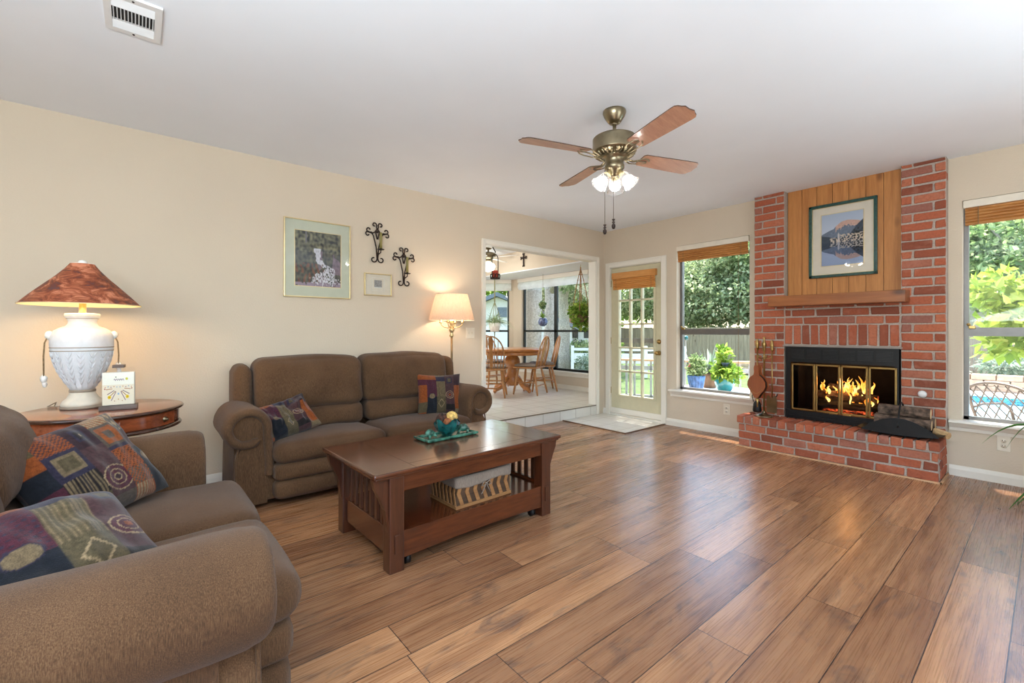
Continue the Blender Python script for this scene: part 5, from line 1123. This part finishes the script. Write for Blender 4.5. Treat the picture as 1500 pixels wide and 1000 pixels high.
def pad(label, x, y, rz):
    o = MB().soft(-.205, .205, -.185, .20, .458, .50, .02, (.01, .01, 0, .02, 0, .014), 8).build('seat_pad', M['greylinen']); o.location = (x, y, FZ); o.rotation_euler = (0, 0, rz); tag(o, label, 'cushion', 'grey chair pads')
CH = [(4.36, 5.72, -.75, 'oak bow-back chair with its back to the camera, nearest the opening edge'), (5.04, 5.58, .43, 'oak bow-back chair at the near right of the breakfast table'), (5.49, 5.75, .95, 'oak bow-back chair at the window side of the table, half behind another chair'), (5.18, 6.78, 3.0, 'oak bow-back chair on the far side of the breakfast table')]
for i, (x, y, rz, lab) in enumerate(CH):
    c = ch if i == 0 else copy_tree(ch)
    c.location = (x, y, FZ); c.rotation_euler = (0, 0, rz); c['label'] = lab
    pad('grey seat pad on the '+lab.replace('oak bow-back ', '').replace(', nearest the opening edge','').replace(', half behind another chair',''), x, y, rz)
# candle lantern on a scrolled hook at the left jamb
lt = thing('hanging_candle_lantern', 'wrought iron candle lantern hung on a hook at the left side of the opening', 'lantern', (3.24, 4.2, 1.80))
hk = MB().tube([(-.18, 0, .40), (-.15, 0, .425), (-.11, 0, .43), (-.06, 0, .405), (-.03, 0, .36), (-.005, 0, .33), (.004, 0, .318), (0, 0, .305)], .006, 8).rbox(-.185, -.178, -.015, .015, .33, .45, .002)
hk.tube([(-.178, 0, .35)]+[(a, 0, b) for a, b in spiral(-.14, .385, .03, .012, PI*1.2, -PI*.5, 12)], .004, 6); hk.build('wall_hook', M['ironbrown'], lt)
MB().tube([(-.045, 0, 0), (-.045, 0, .22)]+[(.045*math.cos(a), 0, .22+.07*math.sin(a)) for a in [PI-PI*k/12 for k in range(13)]]+[(.045, 0, 0)], .0052, 6).build('bail', M['ironbrown'], lt)
b = MB().lathe([(0, -.004), (.06, -.004), (.06, .004), (0, .004)], seg=24)
for k in range(10):
    a = 2*PI*k/10; b.tube([(.055*math.cos(a)+.022*math.cos(q)*-math.sin(a), .055*math.sin(a)+.022*math.cos(q)*math.cos(a), .03+.022*math.sin(q)) for q in np.linspace(0, 2*PI, 12)], .0045, 6)
b.build('scroll_basket', M['ironbrown'], lt)
tag(MB().lathe([(0, 0), (.036, 0), (.037, .004), (.037, .085), (.03, .09), (.006, .085), (0, .085)], c=(3.24, 4.2, 1.805), seg=24).tube([(3.24, 4.2, 1.888), (3.241, 4.2, 1.90)], .0015, 5).build('pillar_candle', M['candlered']), 'red pillar candle standing in the hanging iron lantern', 'candle')
# cross
cr = MB(); X = 5.19; Y_, Z_ = 5.907, 2.425
cr.rbox(X-.014, X, Y_-.012, Y_+.012, Z_-.105, Z_+.105, .004).rbox(X-.014, X, Y_-.065, Y_+.065, Z_+.025, Z_+.05, .004)
for (a, b) in ((0, .105), (0, -.105), (.065, .037), (-.065, .037)): 
    for e in (-1, 1): cr.ball((X-.008, Y_+a+(e*.014 if a == 0 else 0), Z_+b+(e*.014 if a else 0)), .015, 10, 8, (.6, 1, 1))
cr.ball((X-.012, Y_, Z_+.037), .026, 12, 8, (.5, 1, 1)); tag(cr.build('wall_cross', M['ironbrown']), 'dark ornate cross on the tan wall above the breakfast window', 'cross')
# breakfast ceiling fan
bf = thing('ceiling_fan', 'white-bladed ceiling fan with a light over the breakfast table', 'ceiling fan', (4.50, 6.02, 2.6))
MB().lathe([(0, 0), (.07, 0), (.05, -.05), (.014, -.06), (.014, -.10), (.09, -.11), (.13, -.13), (.13, -.18), (.08, -.21), (.06, -.24), (.06, -.27), (0, -.27)], seg=32).build('motor_housing', M['oldbrass'], bf)
for k in range(4):
    T = Matrix.Rotation(math.radians(22+90*k), 4, 'Z') @ Matrix.Translation((0, 0, -.19)) @ Matrix.Rotation(.15, 4, 'X'); MB().rbox(.12, .56, -.06, .06, -.004, .004, .003, M=T).build('blade', M['white'], bf)
MB().lathe([(.05, -.27), (.10, -.30), (.12, -.34), (.09, -.40), (0, -.43)], seg=28).build('light_globe', M['coolbulb'], bf, 'lit white glass globe')
light('breakfast_fan_light', 'POINT', (4.50, 6.02, 2.06), 8, (1, .97, .92), .1)

# ================================================================ foliage helpers
def leaves(name, mat, centers, n, L_, Wd, parent=None, seed=1, droop=.3, shell=.55, label=None, up=.2):
    """n folded leaves scattered in ellipsoids [(cx,cy,cz,rx,ry,rz),...]"""
    rng = np.random.RandomState(seed); cs = np.array(centers, float); vol = cs[:, 3]*cs[:, 4]+cs[:, 4]*cs[:, 5]; k = rng.choice(len(cs), n, p=vol/vol.sum())
    d = rng.normal(size=(n, 3)); d /= np.linalg.norm(d, axis=1)[:, None]; r = (shell+(1-shell)*rng.rand(n))*(.82+.3*np.sin(d[:, 0]*5+d[:, 2]*6+seed)*.5)
    P = cs[k, :3]+d*r[:, None]*cs[k, 3:6]
    a = rng.normal(size=(n, 3))+d*.6; a[:, 2] -= droop; a /= np.linalg.norm(a, axis=1)[:, None]
    u = rng.normal(size=(n, 3)); u[:, 2] += up*3; b = np.cross(a, u); b /= (np.linalg.norm(b, axis=1)[:, None]+1e-6); c = np.cross(a, b)
    s = (.6+.7*rng.rand(n))[:, None]; L2 = L_*s; W2_ = Wd*s
    V = np.stack([P, P+a*L2*.45+b*W2_*.5+c*W2_*.15, P+a*L2, P+a*L2*.45-b*W2_*.5+c*W2_*.15], 1).reshape(-1, 3); F_ = np.arange(4*n).reshape(n, 4)
    return np_mesh(name, V, F_, mat, parent, None, label)
def tree(name, label, base, h, tr, crown, mat, n, L_, Wd, seed, cat='tree', group=None, bark='barkgrey', fork=True):
    t = thing(name, label, cat, base, 0, group); bx, by_, bz = base; rng = random.Random(seed)
    m_ = MB(); top_ = h*.75; P = [Vector((.25*tr*math.sin(k*.9+seed), .25*tr*math.cos(k*1.3), top_*k/8)) for k in range(9)]
    m_.tube(P, [tr*(1.25 if k == 0 else 1-.07*k) for k in range(9)], 16)
    if fork:
        for k in range(5):
            a = rng.random()*6.28; s_ = P[3+k % 4]; m_.tube([s_, s_+Vector((math.cos(a)*h*.08, math.sin(a)*h*.08, h*.10)), s_+Vector((math.cos(a)*h*.2, math.sin(a)*h*.2, h*.22))], [tr*.45, tr*.3, tr*.12], 8)
    m_.build('trunk', M[bark], t)
    leaves('foliage', mat, crown, n, L_, Wd, t, seed)
    return t
def spikes(name, mat, n, L_, Wd, spread, seed, parent=None, stiff=.5, z0=0, label=None, M4=None):
    """arching strap leaves from one crown"""
    rng = random.Random(seed); vs, fs = [], []; K = 8
    for i in range(n):
        a = rng.random()*2*PI; l = L_*rng.uniform(.6, 1.05); s = spread*rng.uniform(.3, 1.0); b0 = len(vs)
        for k in range(K+1):
            t_ = k/K; r = s*l*(t_**1.1); z = z0+l*(t_*stiff*2*(1-s*.4)-(t_**2)*(s*(1.25-stiff))); w_ = Wd*math.sin(PI*min(1, .12+t_*.88))**.7*(1-t_*.55)+.0006
            cx, cy = r*math.cos(a), r*math.sin(a); px, py = -math.sin(a)*w_/2, math.cos(a)*w_/2; vs += [(cx+px, cy+py, z+.12*w_), (cx, cy, z-.15*w_), (cx-px, cy-py, z+.12*w_)]
        for k in range(K): q = b0+3*k; fs += [(q, q+1, q+4, q+3), (q+1, q+2, q+5, q+4)]
    m_ = MB(); m_.add(vs, fs, True); o = m_.build(name, mat, parent, label, M=M4); return o

mk_leaf('leafspider', [(0, srgb(120, 150, 96)), (.5, srgb(170, 190, 140)), (1, srgb(214, 222, 190))], .4)
def macrame(t, z_top, z_fork, z_pot, r_pot, mat, beads=True, n=4):
    m_ = MB(); m_.tube([(0, 0, z_top), (0, 0, z_fork)], .009 if beads else .012, 8)
    for k in range(n):
        a = 2*PI*k/n+.6; path = [(r_pot*math.cos(a)*math.sin(q*PI/2), r_pot*math.sin(a)*math.sin(q*PI/2), z_fork+(z_pot+.06-z_fork)*q) for q in [j/8 for j in range(9)]]+[(r_pot*.6*math.cos(a), r_pot*.6*math.sin(a), z_pot-.05), (0, 0, z_pot-.09)]
        m_.tube(path, .0065, 6)
        if beads:
            for j in range(9): p = path[j]; m_.ball(p, .011, 8, 6)
    m_.tube([(0, 0, z_pot-.09), (0, 0, z_pot-.2)], [.014, .006], 8); m_.build('macrame_cord', mat, t)
    MB().tube([(0, 0, z_top+.0), (0, 0, z_top+.02), (.008, 0, z_top+.028), (0, 0, z_top+.036)], .003, 6).build('ceiling_hook', M['brass'], t)
p1 = thing('hanging_fern', 'leafy green fern in a beaded macrame hanger at the right of the breakfast window', 'plant', (5.40, 4.78, 0))
macrame(p1, 2.20, 2.17, 1.38, .12, simple('beadbrown', srgb(176, 130, 84), .6, 0, .3, 60), True)
MB().lathe([(0, 1.30), (.07, 1.30), (.10, 1.36), (.115, 1.43), (.105, 1.43), (0, 1.40)], seg=24).build('pot', M['terracotta'], p1, 'small clay pot')
spikes('fronds', M['leaffern'], 46, .34, .045, 1.0, 3, p1, .55, 1.40)
leaves('leaflets', M['leaffern'], [(0, 0, 1.50, .21, .21, .20), (.02, 0, 1.36, .19, .19, .17)], 900, .075, .042, p1, 4, .5, .2)
p2 = thing('hanging_spider_plant', 'spider plant in a thin rope hanger before the angled breakfast window', 'plant', (5.25, 6.82, -.16))
macrame(p2, 2.37, 1.90, 1.42, .11, M['cordgreen'], False, 4); MB().lathe([(0, 1.33), (.08, 1.33), (.11, 1.42), (.12, 1.50), (.11, 1.50), (0, 1.47)], seg=24).build('pot', M['white'], p2, 'white pot')
spikes('leaves', M['leafspider'], 150, .52, .016, 1.0, 5, p2, .42, 1.47)
p3 = thing('hanging_blue_pot_plant', 'two small plants on one cord, the lower in a round blue and white pot', 'plant', (5.72, 5.98, .14))
MB().tube([(0, 0, 2.09), (0, 0, 1.62)], .003, 6).tube([(0, 0, 1.62), (.05, 0, 1.50), (.0, 0, 1.46), (0, 0, 1.30)], .003, 6).build('hanging_cord', M['cord'], p3)
MB().lathe([(0, 1.13), (.04, 1.135), (.08, 1.17), (.092, 1.22), (.07, 1.27), (.062, 1.28), (0, 1.27)], seg=24).build('pot', M['chinablue'], p3, 'round blue and white pot')
spikes('leaves', M['leaffern'], 34, .16, .02, 1.0, 8, p3, .7, 1.27); leaves('upper_foliage', M['leafdark'], [(0, 0, 1.53, .07, .07, .075)], 160, .05, .025, p3, 9)
# plant at the right edge of the room
pl = thing('potted_dracaena', 'green strap-leaved potted plant just entering at the right edge', 'plant', (4.62, -.18, 0))
MB().lathe([(0, 0), (.11, 0), (.15, .26), (.16, .28), (.145, .28), (.13, .25), (0, .25)], seg=28).build('pot', M['terracotta'], pl)
m_ = MB(); K = 12
for (a, l, rise, drop) in ((1.75, .50, .30, .12), (2.05, .42, .02, .34), (1.62, .40, -.02, .42), (2.5, .4, .3, .1), (.6, .42, .3, .1), (3.6, .4, .3, .1), (-1.2, .42, .3, .2), (4.3, .4, .3, .2), (1.3, .4, .35, .2)):
    vs = []; 
    for k in range(K+1):
        t_ = k/K; r = l*t_; z = .30+rise*math.sin(t_*PI*.75)-drop*t_**2; w_ = .075*math.sin(PI*min(1, .1+.9*t_))**.6*(1-.75*t_)+.001
        c = (r*math.cos(a), r*math.sin(a)); px, py = -math.sin(a)*w_/2, math.cos(a)*w_/2; vs += [(c[0]+px, c[1]+py, z+w_*.2), (c[0], c[1], z-w_*.15), (c[0]-px, c[1]-py, z+w_*.2)]
    m_.add(vs, [f for k in range(K) for f in ((3*k, 3*k+1, 3*k+4, 3*k+3), (3*k+1, 3*k+2, 3*k+5, 3*k+4))], True)
m_.build('leaves', M['leafspike'], pl)

# ================================================================ outside
GZ = -.22
def ground(name, label, cat, pts, z0, z1, mat):
    o = MB().prism(pts, 'z', z0, z1).build(name, M[mat]); o['kind'] = 'structure'; return o
PX0, PX1, PY0, PY1 = 9.0, 14.0, -6.0, 3.2
g_ = cells(MB(), 'x', 0, 1, 0, 1, 0, 1, [])
def slab_with_hole(x0, x1, y0, y1, hx0, hx1, hy0, hy1, z0, z1):
    m_ = MB(); m_.box(x0, hx0, y0, y1, z0, z1).box(hx1, x1, y0, y1, z0, z1).box(hx0, hx1, y0, hy0, z0, z1).box(hx0, hx1, hy1, y1, z0, z1); return m_
o = slab_with_hole(5.31, 18, -8, 4.2, PX0, PX1, PY0, PY1, GZ-.2, GZ).build('patio_floor', M['stone']); o['kind'] = 'structure'
o = MB().box(18, 60, -40, 60, GZ-.3, GZ-.02).box(5.9, 18, 4.2, 60, GZ-.3, GZ-.02).box(-10, 5.9, 8.9, 60, GZ-.3, GZ-.02).box(5.31, 18, -40, -8, GZ-.3, GZ-.02).build('lawn_floor', M['grass']); o['kind'] = 'structure'
pool = thing('swimming_pool', 'turquoise swimming pool beyond the patio through the right window', 'pool', (11.5, -1.4, GZ))
MB().box(-2.5, 2.5, -4.6, 4.6, -.35, -.14).build('water', M['water'], pool)
MB().box(-2.5, -2.46, -4.6, 4.6, -.14, -.005).box(2.46, 2.5, -4.6, 4.6, -.14, -.005).box(-2.5, 2.5, 4.56, 4.6, -.14, -.005).build('waterline_tiles', M['pooltile'], pool)
MB().rbox(-2.85, -2.44, -4.95, 4.95, .0, .05, .015).rbox(2.44, 2.85, -4.95, 4.95, 0, .05, .015).rbox(-2.45, 2.45, 4.54, 4.95, 0, .05, .015).build('coping', M['white'], pool)
rw = MB()
for k in range(3):
    for i in range(36): y_ = -8+.42*i+(k % 2)*.2; rw.rbox(15.2, 15.5, y_, y_+.40, GZ+.13*k, GZ+.13*k+.125, .015)
tag(rw.build('stone_retaining_wall', simple('tanblock', srgb(186, 160, 134), .9, 0, .12, 10)), 'low tan block wall between the pool and the fence', 'garden wall')
# fence
def fence(name, label, p0, p1, h_, z, wdt=.145):
    t = thing(name, label, 'fence', (p0[0], p0[1], z)); d = Vector((p1[0]-p0[0], p1[1]-p0[1], 0)); L_ = d.length; a = math.atan2(d.y, d.x); t.rotation_euler = (0, 0, a); rng = random.Random(3)
    m_ = MB(); n = int(L_/wdt)
    for i in range(n): hh = h_+rng.uniform(-.03, .03); m_.box(i*wdt, (i+1)*wdt-.008, -.01, .01+rng.uniform(0, .006), 0, hh)
    m_.build('pickets', M['fencewood'], t); r_ = MB()
    for zz in (.3, h_-.3): r_.box(0, L_, .012, .05, zz, zz+.09)
    r_.build('rail', M['fencewood'], t)
    for k in range(int(L_/2.4)+1): MB().box(k*2.4, k*2.4+.09, .012, .10, 0, h_+.02).build('post', M['fencewood'], t)
    return t
fence('wooden_fence', 'tall grey board fence behind the pots and the pool', (17.6, 16.0), (17.6, -6.0), 1.85, GZ-.30)
fence('wooden_fence', 'grey board fence far behind the breakfast bay', (17.6, 22.0), (4.0, 22.0), 1.9, GZ-.3)
simple('greypaint', srgb(176, 174, 170), .7, 0, .08)
# deck railing outside the french door
rl = thing('deck_railing', 'wooden deck railing with pale balusters outside the french door', 'railing', (7.35, 6.2, GZ)); rl.rotation_euler = (0, 0, math.radians(-62))
MB().rbox(0, 3.1, -.07, .07, .80, .84, .006).build('top_rail', M['rail'], rl, 'tan top rail')
for k in range(19): MB().box(.06+k*.16, .10+k*.16, -.02, .02, .04, .80).build('baluster', M['greypaint'], rl)
for k in (0.0, 1.5, 3.02): MB().box(k, k+.09, -.045, .045, 0, .80).build('post', M['greypaint'], rl)
MB().box(0, 3.1, -.02, .02, .62, .70).box(0, 3.1, -.02, .02, .06, .12).build('lower_rail', M['greypaint'], rl)
# white bench with potted plants outside window 1
bn = thing('patio_bench', 'white patio table holding potted plants outside the left window', 'table', (6.27, 2.80, GZ))
TZ = .365-GZ
MB().rbox(-.42, .42, -.85, .75, TZ-.03, TZ, .006).build('table_top', M['white'], bn)
for a in (-.36, .36):
    for b in (-.78, .68): MB().box(a-.03, a+.03, b-.03, b+.03, 0, TZ-.03).build('leg', M['white'], bn)
def pot(name, label, x, y, prof, mat, ribs=0, z=.365):
    t = thing(name, label, 'potted plant', (x, y, z)); m_ = MB()
    if ribs: m_.grid(lambda u, v: (lambda a, r, zz: (r*(1+.035*math.sin(a*ribs))*math.cos(a), r*(1+.035*math.sin(a*ribs))*math.sin(a), zz))(2*PI*u, np.interp(v, np.linspace(0, 1, len(prof)), [p[0] for p in prof]), np.interp(v, np.linspace(0, 1, len(prof)), [p[1] for p in prof])), 96, 10, closed_u=True)
    else: m_.lathe(prof, seg=32, cap=False)
    m_.build('pot', M[mat], t); MB().lathe([(0, prof[-1][1]-.03), (prof[-1][0]*.95, prof[-1][1]-.03)], seg=20, cap=False).build('soil', M['soil'], t); return t
q = pot('potted_shrub', 'bushy grey-green plant in a ribbed blue pot outside the left window', 5.93, 3.14, [(.075, 0), (.085, .02), (.10, .10), (.112, .18), (.118, .20), (.110, .205)], 'bluepot', 16)
leaves('foliage', M['leafdark'], [(0, 0, .30, .15, .15, .14), (.05, .03, .40, .11, .11, .10)], 700, .05, .022, q, 21)
q = pot('potted_snake_plant', 'spiky variegated plant in a brown clay pot, the middle pot outside the left window', 6.37, 3.17, [(.085, 0), (.10, .06), (.115, .17), (.12, .20), (.11, .205)], 'terracotta')
spikes('leaves', M['leafgrey'], 22, .46, .045, .5, 23, q, .62, .18)
q = pot('potted_leafy_plant', 'bright green vining plant in a round teal glazed pot outside the left window', 6.17, 2.86, [(.075, 0), (.095, .02), (.125, .09), (.135, .15), (.130, .19), (.122, .205), (.114, .20)], 'tealpot')
leaves('foliage', M['leaffern'], [(0, 0, .28, .20, .19, .13), (-.02, -.05, .24, .22, .2, .12), (.04, .03, .48, .11, .11, .19)], 800, .07, .055, q, 25)
tag(MB().lathe([(0, 0), (.03, 0), (.05, .05), (.055, .055), (.045, .055), (0, .03)], c=(6.10, 2.82, .70), seg=20).build('glass_saucer', M['chinablue']), 'small pale blue glass feeder dish among the bright green leaves', 'dish')
wo = thing('garden_stake', 'garden stake with a teal glass ball and a pink flower outside the left window', 'garden ornament', (5.89, 3.27, .365))
MB().tube([(0, 0, 0), (0, 0, .45), (.0, .0, .72)], .004, 6).tube([(0, 0, .50), (-.01, -.04, .42), (-.01, -.06, .36)], .003, 6).build('stake', M['whitemetal'], wo); MB().ball((0, 0, .72), .034, 16, 12).build('glass_ball', M['teal'], wo, 'teal ball'); MB().ball((-.01, -.06, .34), .024, 12, 8, jit=.4).build('flower', M['pink'], wo, 'pink flower')
q = pot('flower_pot', 'pot of purple flowers on the patio past the white table', 7.6, 2.55, [(.14, 0), (.17, .12), (.19, .28), (.18, .28)], 'white', z=.10); leaves('flowers', M['purple'], [(0, 0, .34, .22, .22, .12)], 260, .06, .05, q, 27)
MB().box(-.25, .25, -.3, .3, -.32, -.002).build('plinth', M['stone'], q)
# cast patio chairs and table
def patio_chair(label, x, y, rz, s=1.0):
    t = thing('patio_chair', label, 'chair', (x, y, GZ), rz, 'cast metal patio chairs'); cm = M['castmetal']; w_ = .27
    yb = lambda z: -.22-.22*(z-.42)/.5
    fr_ = [(-w_, yb(.40), .40), (-w_*1.02, yb(.6), .6), (-w_*.98, yb(.80), .80)]+[(w_*math.cos(a)*.98, yb(.80+.10*math.sin(a)**1.5), .80+.10*math.sin(a)**1.5) for a in [PI-PI*k/10 for k in range(11)]][1:-1]+[(w_*.98, yb(.8), .8), (w_*1.02, yb(.6), .6), (w_, yb(.40), .40)]
    MB().tube(fr_, .014, 8).build('back_frame', cm, t); lat = MB()
    def zt(x_): return .80+.10*max(0, 1-(x_/w_)**2)
    for k in range(-6, 7):
        for s_ in (-1, 1):
            pts = []
            for j in range(17):
                z = .44+.5*j/16; x_ = k*.085+s_*(z-.44)*.62
                if abs(x_) < w_ and z < zt(x_): pts.append((x_, yb(z), z))
            if len(pts) > 2: lat.tube(pts, .0062, 5)
    lat.build('lattice', cm, t)
    MB().soft(-w_, w_, -.22, .26, .405, .43, .012, n=6).build('seat', cm, t)
    for sx in (-1, 1):
        MB().tube([(sx*w_, yb(.62), .62), (sx*(w_+.02), -.15, .645), (sx*(w_+.02), .12, .64), (sx*(w_+.02), .22, .58), (sx*w_, .24, .42)], .014, 8).build('armrest', cm, t)
        MB().tube([(sx*w_, -.20, .42), (sx*(w_+.01), -.26, .2), (sx*(w_+.02), -.32, 0)], .014, 8).build('leg', cm, t); MB().tube([(sx*w_, .24, .42), (sx*(w_-.01), .22, .2), (sx*(w_+.02), .28, 0)], .014, 8).build('leg', cm, t)
    return t
pc = patio_chair('cast metal lattice-back patio chair nearest the right window', 6.75, .13, math.radians(-120))
tb = thing('patio_table', 'low cast metal patio table at the edge of the right window', 'table', (7.3, -.45, GZ))
MB().lathe([(0, .68), (.50, .68), (.51, .70), (.50, .72), (0, .72)], seg=40).build('table_top', M['castmetal'], tb); 
for k in range(4): a = PI/4+k*PI/2; MB().tube([(.36*math.cos(a), .36*math.sin(a), .68), (.2*math.cos(a), .2*math.sin(a), .35), (.4*math.cos(a), .4*math.sin(a), 0)], .02, 8).build('leg', M['castmetal'], tb)
# trees seen through the living room windows and the door
tree('shade_tree', 'leafy green tree behind the fence, left part of the left window view', (20.5, 12.6, GZ-.3), 6, .22, [(0, 0, 4.6, 2.9, 2.9, 1.7), (-1.0, -2.3, 3.7, 2.2, 2.2, 1.5), (-.6, .9, 3.1, 1.8, 2.0, 1.0), (-.3, -1.2, 2.5, 1.8, 1.8, .8), (-1.4, -3.2, 2.7, 1.6, 2.2, 1.2), (-1.2, -5.2, 3.2, 1.6, 2.2, 1.5), (-.5, -4.0, 4.9, 2.2, 2.2, 1.6)], M['leaftree'], 30000, .17, .11, 31)
tree('shade_tree', 'leafy green tree filling the top of the french door view', (15.8, 14.4, GZ-.3), 6, .2, [(0, 0, 3.9, 2.4, 2.4, 1.9), (-.5, .6, 2.3, 1.6, 1.6, .9), (.6, 2.3, 3.6, 2.0, 2.0, 1.5)], M['leaftree'], 20000, .15, .09, 33)
tree('shade_tree', 'dense dark tree behind the fence right of the grey trunk', (20.5, 7.6, GZ-.3), 6, .22, [(0, 0, 4.4, 2.6, 2.6, 1.8), (0, -2.6, 3.6, 2.0, 2.4, 1.5), (0, -.5, 2.6, 2.2, 2.2, .9), (.6, 2.2, 5.4, 2.2, 2.2, 1.6), (0, -5.0, 4.6, 2.4, 2.6, 1.8)], M['leafdark'], 28000, .18, .11, 35)
tree('garden_tree', 'young bright yellow-green tree outside the right window', (7.9, -.10, GZ), 2.4, .035, [(0, .15, 1.62, .55, .62, .42), (.1, .5, 1.9, .4, .4, .3), (-.1, -.3, 1.95, .5, .5, .45), (.1, .35, 1.30, .35, .4, .25)], M['leafbright'], 1500, .15, .085, 37)
tree('shade_tree', 'dark leafy tree beyond the fence seen at the right window', (19.8, .4, GZ-.3), 6, .2, [(0, 0, 3.9, 2.4, 3.0, 1.8), (0, -3, 4.6, 2.4, 2.4, 1.8), (-.2, 3.2, 4.9, 2.0, 2.0, 1.4)], M['leafdark'], 16000, .19, .12, 39)
for i, (x, y, r) in enumerate(((13.6, 11.8, .75), (14.6, 13.2, .8), (12.9, 10.2, .55))):
    o = leaves('garden_shrub', M['leafdark'], [(0, 0, .35, r*1.25, r*1.25, .80)], 3000, .10, .055, None, 50+i); o.location = (x, y, GZ); tag(o, ['clipped green shrub seen low through the french door', 'taller green shrub behind the clipped one, through the french door', 'small green shrub nearest the deck railing'][i], 'shrub', 'shrubs beyond the deck')
for i, (x, y) in enumerate(((14.9, -.6), (14.9, .7), (14.9, 1.9))):
    o = leaves('border_plant', M['leafgrey'], [(0, 0, .45, .55, .6, .36)], 900, .14, .05, None, 60+i); o.location = (x+1.3, y, GZ+.1); tag(o, 'low grey-green border plant behind the block wall by the pool', 'shrub', 'border plants behind the pool')
ho = thing('neighbour_house', 'pale neighbouring house wall and roof edge behind the bright tree', 'house', (24, -2.5, GZ)); MB().box(-1, 3, -4, 5, 0, 4.6).build('wall', M['housewhite'], ho); MB().prism([(-4.6, 4.5), (5.6, 4.5), (.5, 6.6)], 'x', -1.6, 3.4).build('roof', M['roofgrey'], ho)
# ---- seen through the breakfast bay
tree('oak_trunk', 'massive grey oak trunk close outside the breakfast window', (7.68, 8.43, GZ-.2), 9, .30, [(0, 0, 6.8, 3.2, 3.2, 1.2)], M['leaftree'], 1500, .26, .15, 41)
tree('oak_trunk', 'second grey trunk right behind the massive oak trunk', (8.46, 8.62, GZ-.2), 9, .20, [(0, 0, 7.2, 3.2, 3.2, 1.2)], M['leaftree'], 1500, .26, .15, 43)
tree('oak_trunk', 'third thinner trunk further back at the right of the breakfast window', (12.35, 11.8, GZ-.2), 9, .24, [(0, 0, 4.6, 3.0, 3.4, 1.5), (-.6, -2.0, 3.9, 2.0, 2.0, 1.2)], M['leaftree'], 14000, .16, .10, 45)
tree('shade_tree', 'sunlit green tree far behind the breakfast window', (19.5, 19.5, GZ-.3), 6, .2, [(0, 0, 4.0, 3.4, 3.4, 2.2), (3, -3, 3.8, 2.6, 2.6, 2.0), (-4, 2, 4.0, 3, 3, 2.2)], M['leaffern'], 9000, .3, .18, 47)
for i, (x, y, z, r, mt_, lab) in enumerate(((8.85, 7.55, .15, .42, 'leafgrey', 'grey-green variegated shrub below the breakfast window'), (8.25, 6.55, -.1, .38, 'leafbright', 'yellow-green shrub at the lower right of the breakfast window'), (10.2, 8.05, .62, .50, 'leaffern', 'bushy bright green shrub behind the white fence rail'))):
    o = leaves('garden_shrub', M[mt_], [(0, 0, .3, r, r, .48)], 1500, .09, .05, None, 70+i); o.location = (x, y, GZ+z); tag(o, lab, 'shrub')
wf = thing('white_garden_fence', 'low white garden fence behind the shrubs of the breakfast window', 'fence', (10.4, 9.6, GZ)); wf.rotation_euler = (0, 0, math.radians(-52))
MB().box(0, 3.4, -.03, .03, .42, .72).box(0, 3.4, -.04, .04, .80, .88).build('boards', M['white'], wf)
for k in (0, 1.1, 2.2, 3.3): MB().box(k, k+.09, -.05, .05, 0, .95).build('post', M['white'], wf)
pg = thing('garden_shed', 'small white shed with a reddish tiled roof beyond the breakfast window', 'shed', (15.6, 14.6, GZ)); pg.rotation_euler = (0, 0, math.radians(45)); MB().box(-1.4, 1.4, -1.6, 1.6, 0, 1.75).build('wall', M['housewhite'], pg); MB().rbox(-1.9, 1.7, -2.0, 2.0, 1.75, 2.02, .03).build('roof', M['roofbrick'], pg)
for k in range(3): MB().box(-1.42, -1.39, -.9+.5*k, -.65+.5*k, 1.1, 1.4).build('window', M['blackframe'], pg)
hs = thing('garage_house', 'white gabled garage with a louvered vent through the angled breakfast window', 'house', (11.8, 15.16, GZ)); hs.rotation_euler = (0, 0, math.radians(50))
m_ = MB().prism([(-3.2, 0), (3.2, 0), (3.2, 1.55), (0, 2.86), (-3.2, 1.55)], 'x', 0, 1.8); m_.build('wall', M['housewhite'], hs)
for s in (-1, 1): MB().prism([(0, 2.88), (s*3.6, 1.40), (s*3.6, 1.55), (0, 3.05)], 'x', -.35, 2.1).build('roof', M['roofgrey'], hs)
vt = MB().box(-.03, .0, -.42, -.02, 2.0, 2.42); vt.build('gable_vent', M['roofgrey'], hs, 'grey louvered gable vent')
MB().box(-.06, 0, -2.3, 2.3, .0, 1.6).build('garage_door', M['white'], hs)
tree('shade_tree', 'autumn-toned tree above the white garage roof', (13.2, 21.5, GZ-.3), 6, .2, [(0, 0, 4.4, 3, 3, 1.8), (4, -2, 4.5, 2.5, 2.5, 2)], M['leaffern'], 5000, .3, .18, 49)
for ob in list(bpy.data.objects):
    if ob.type == 'MESH' and ob.name.startswith('Cube'): bpy.data.objects.remove(ob)
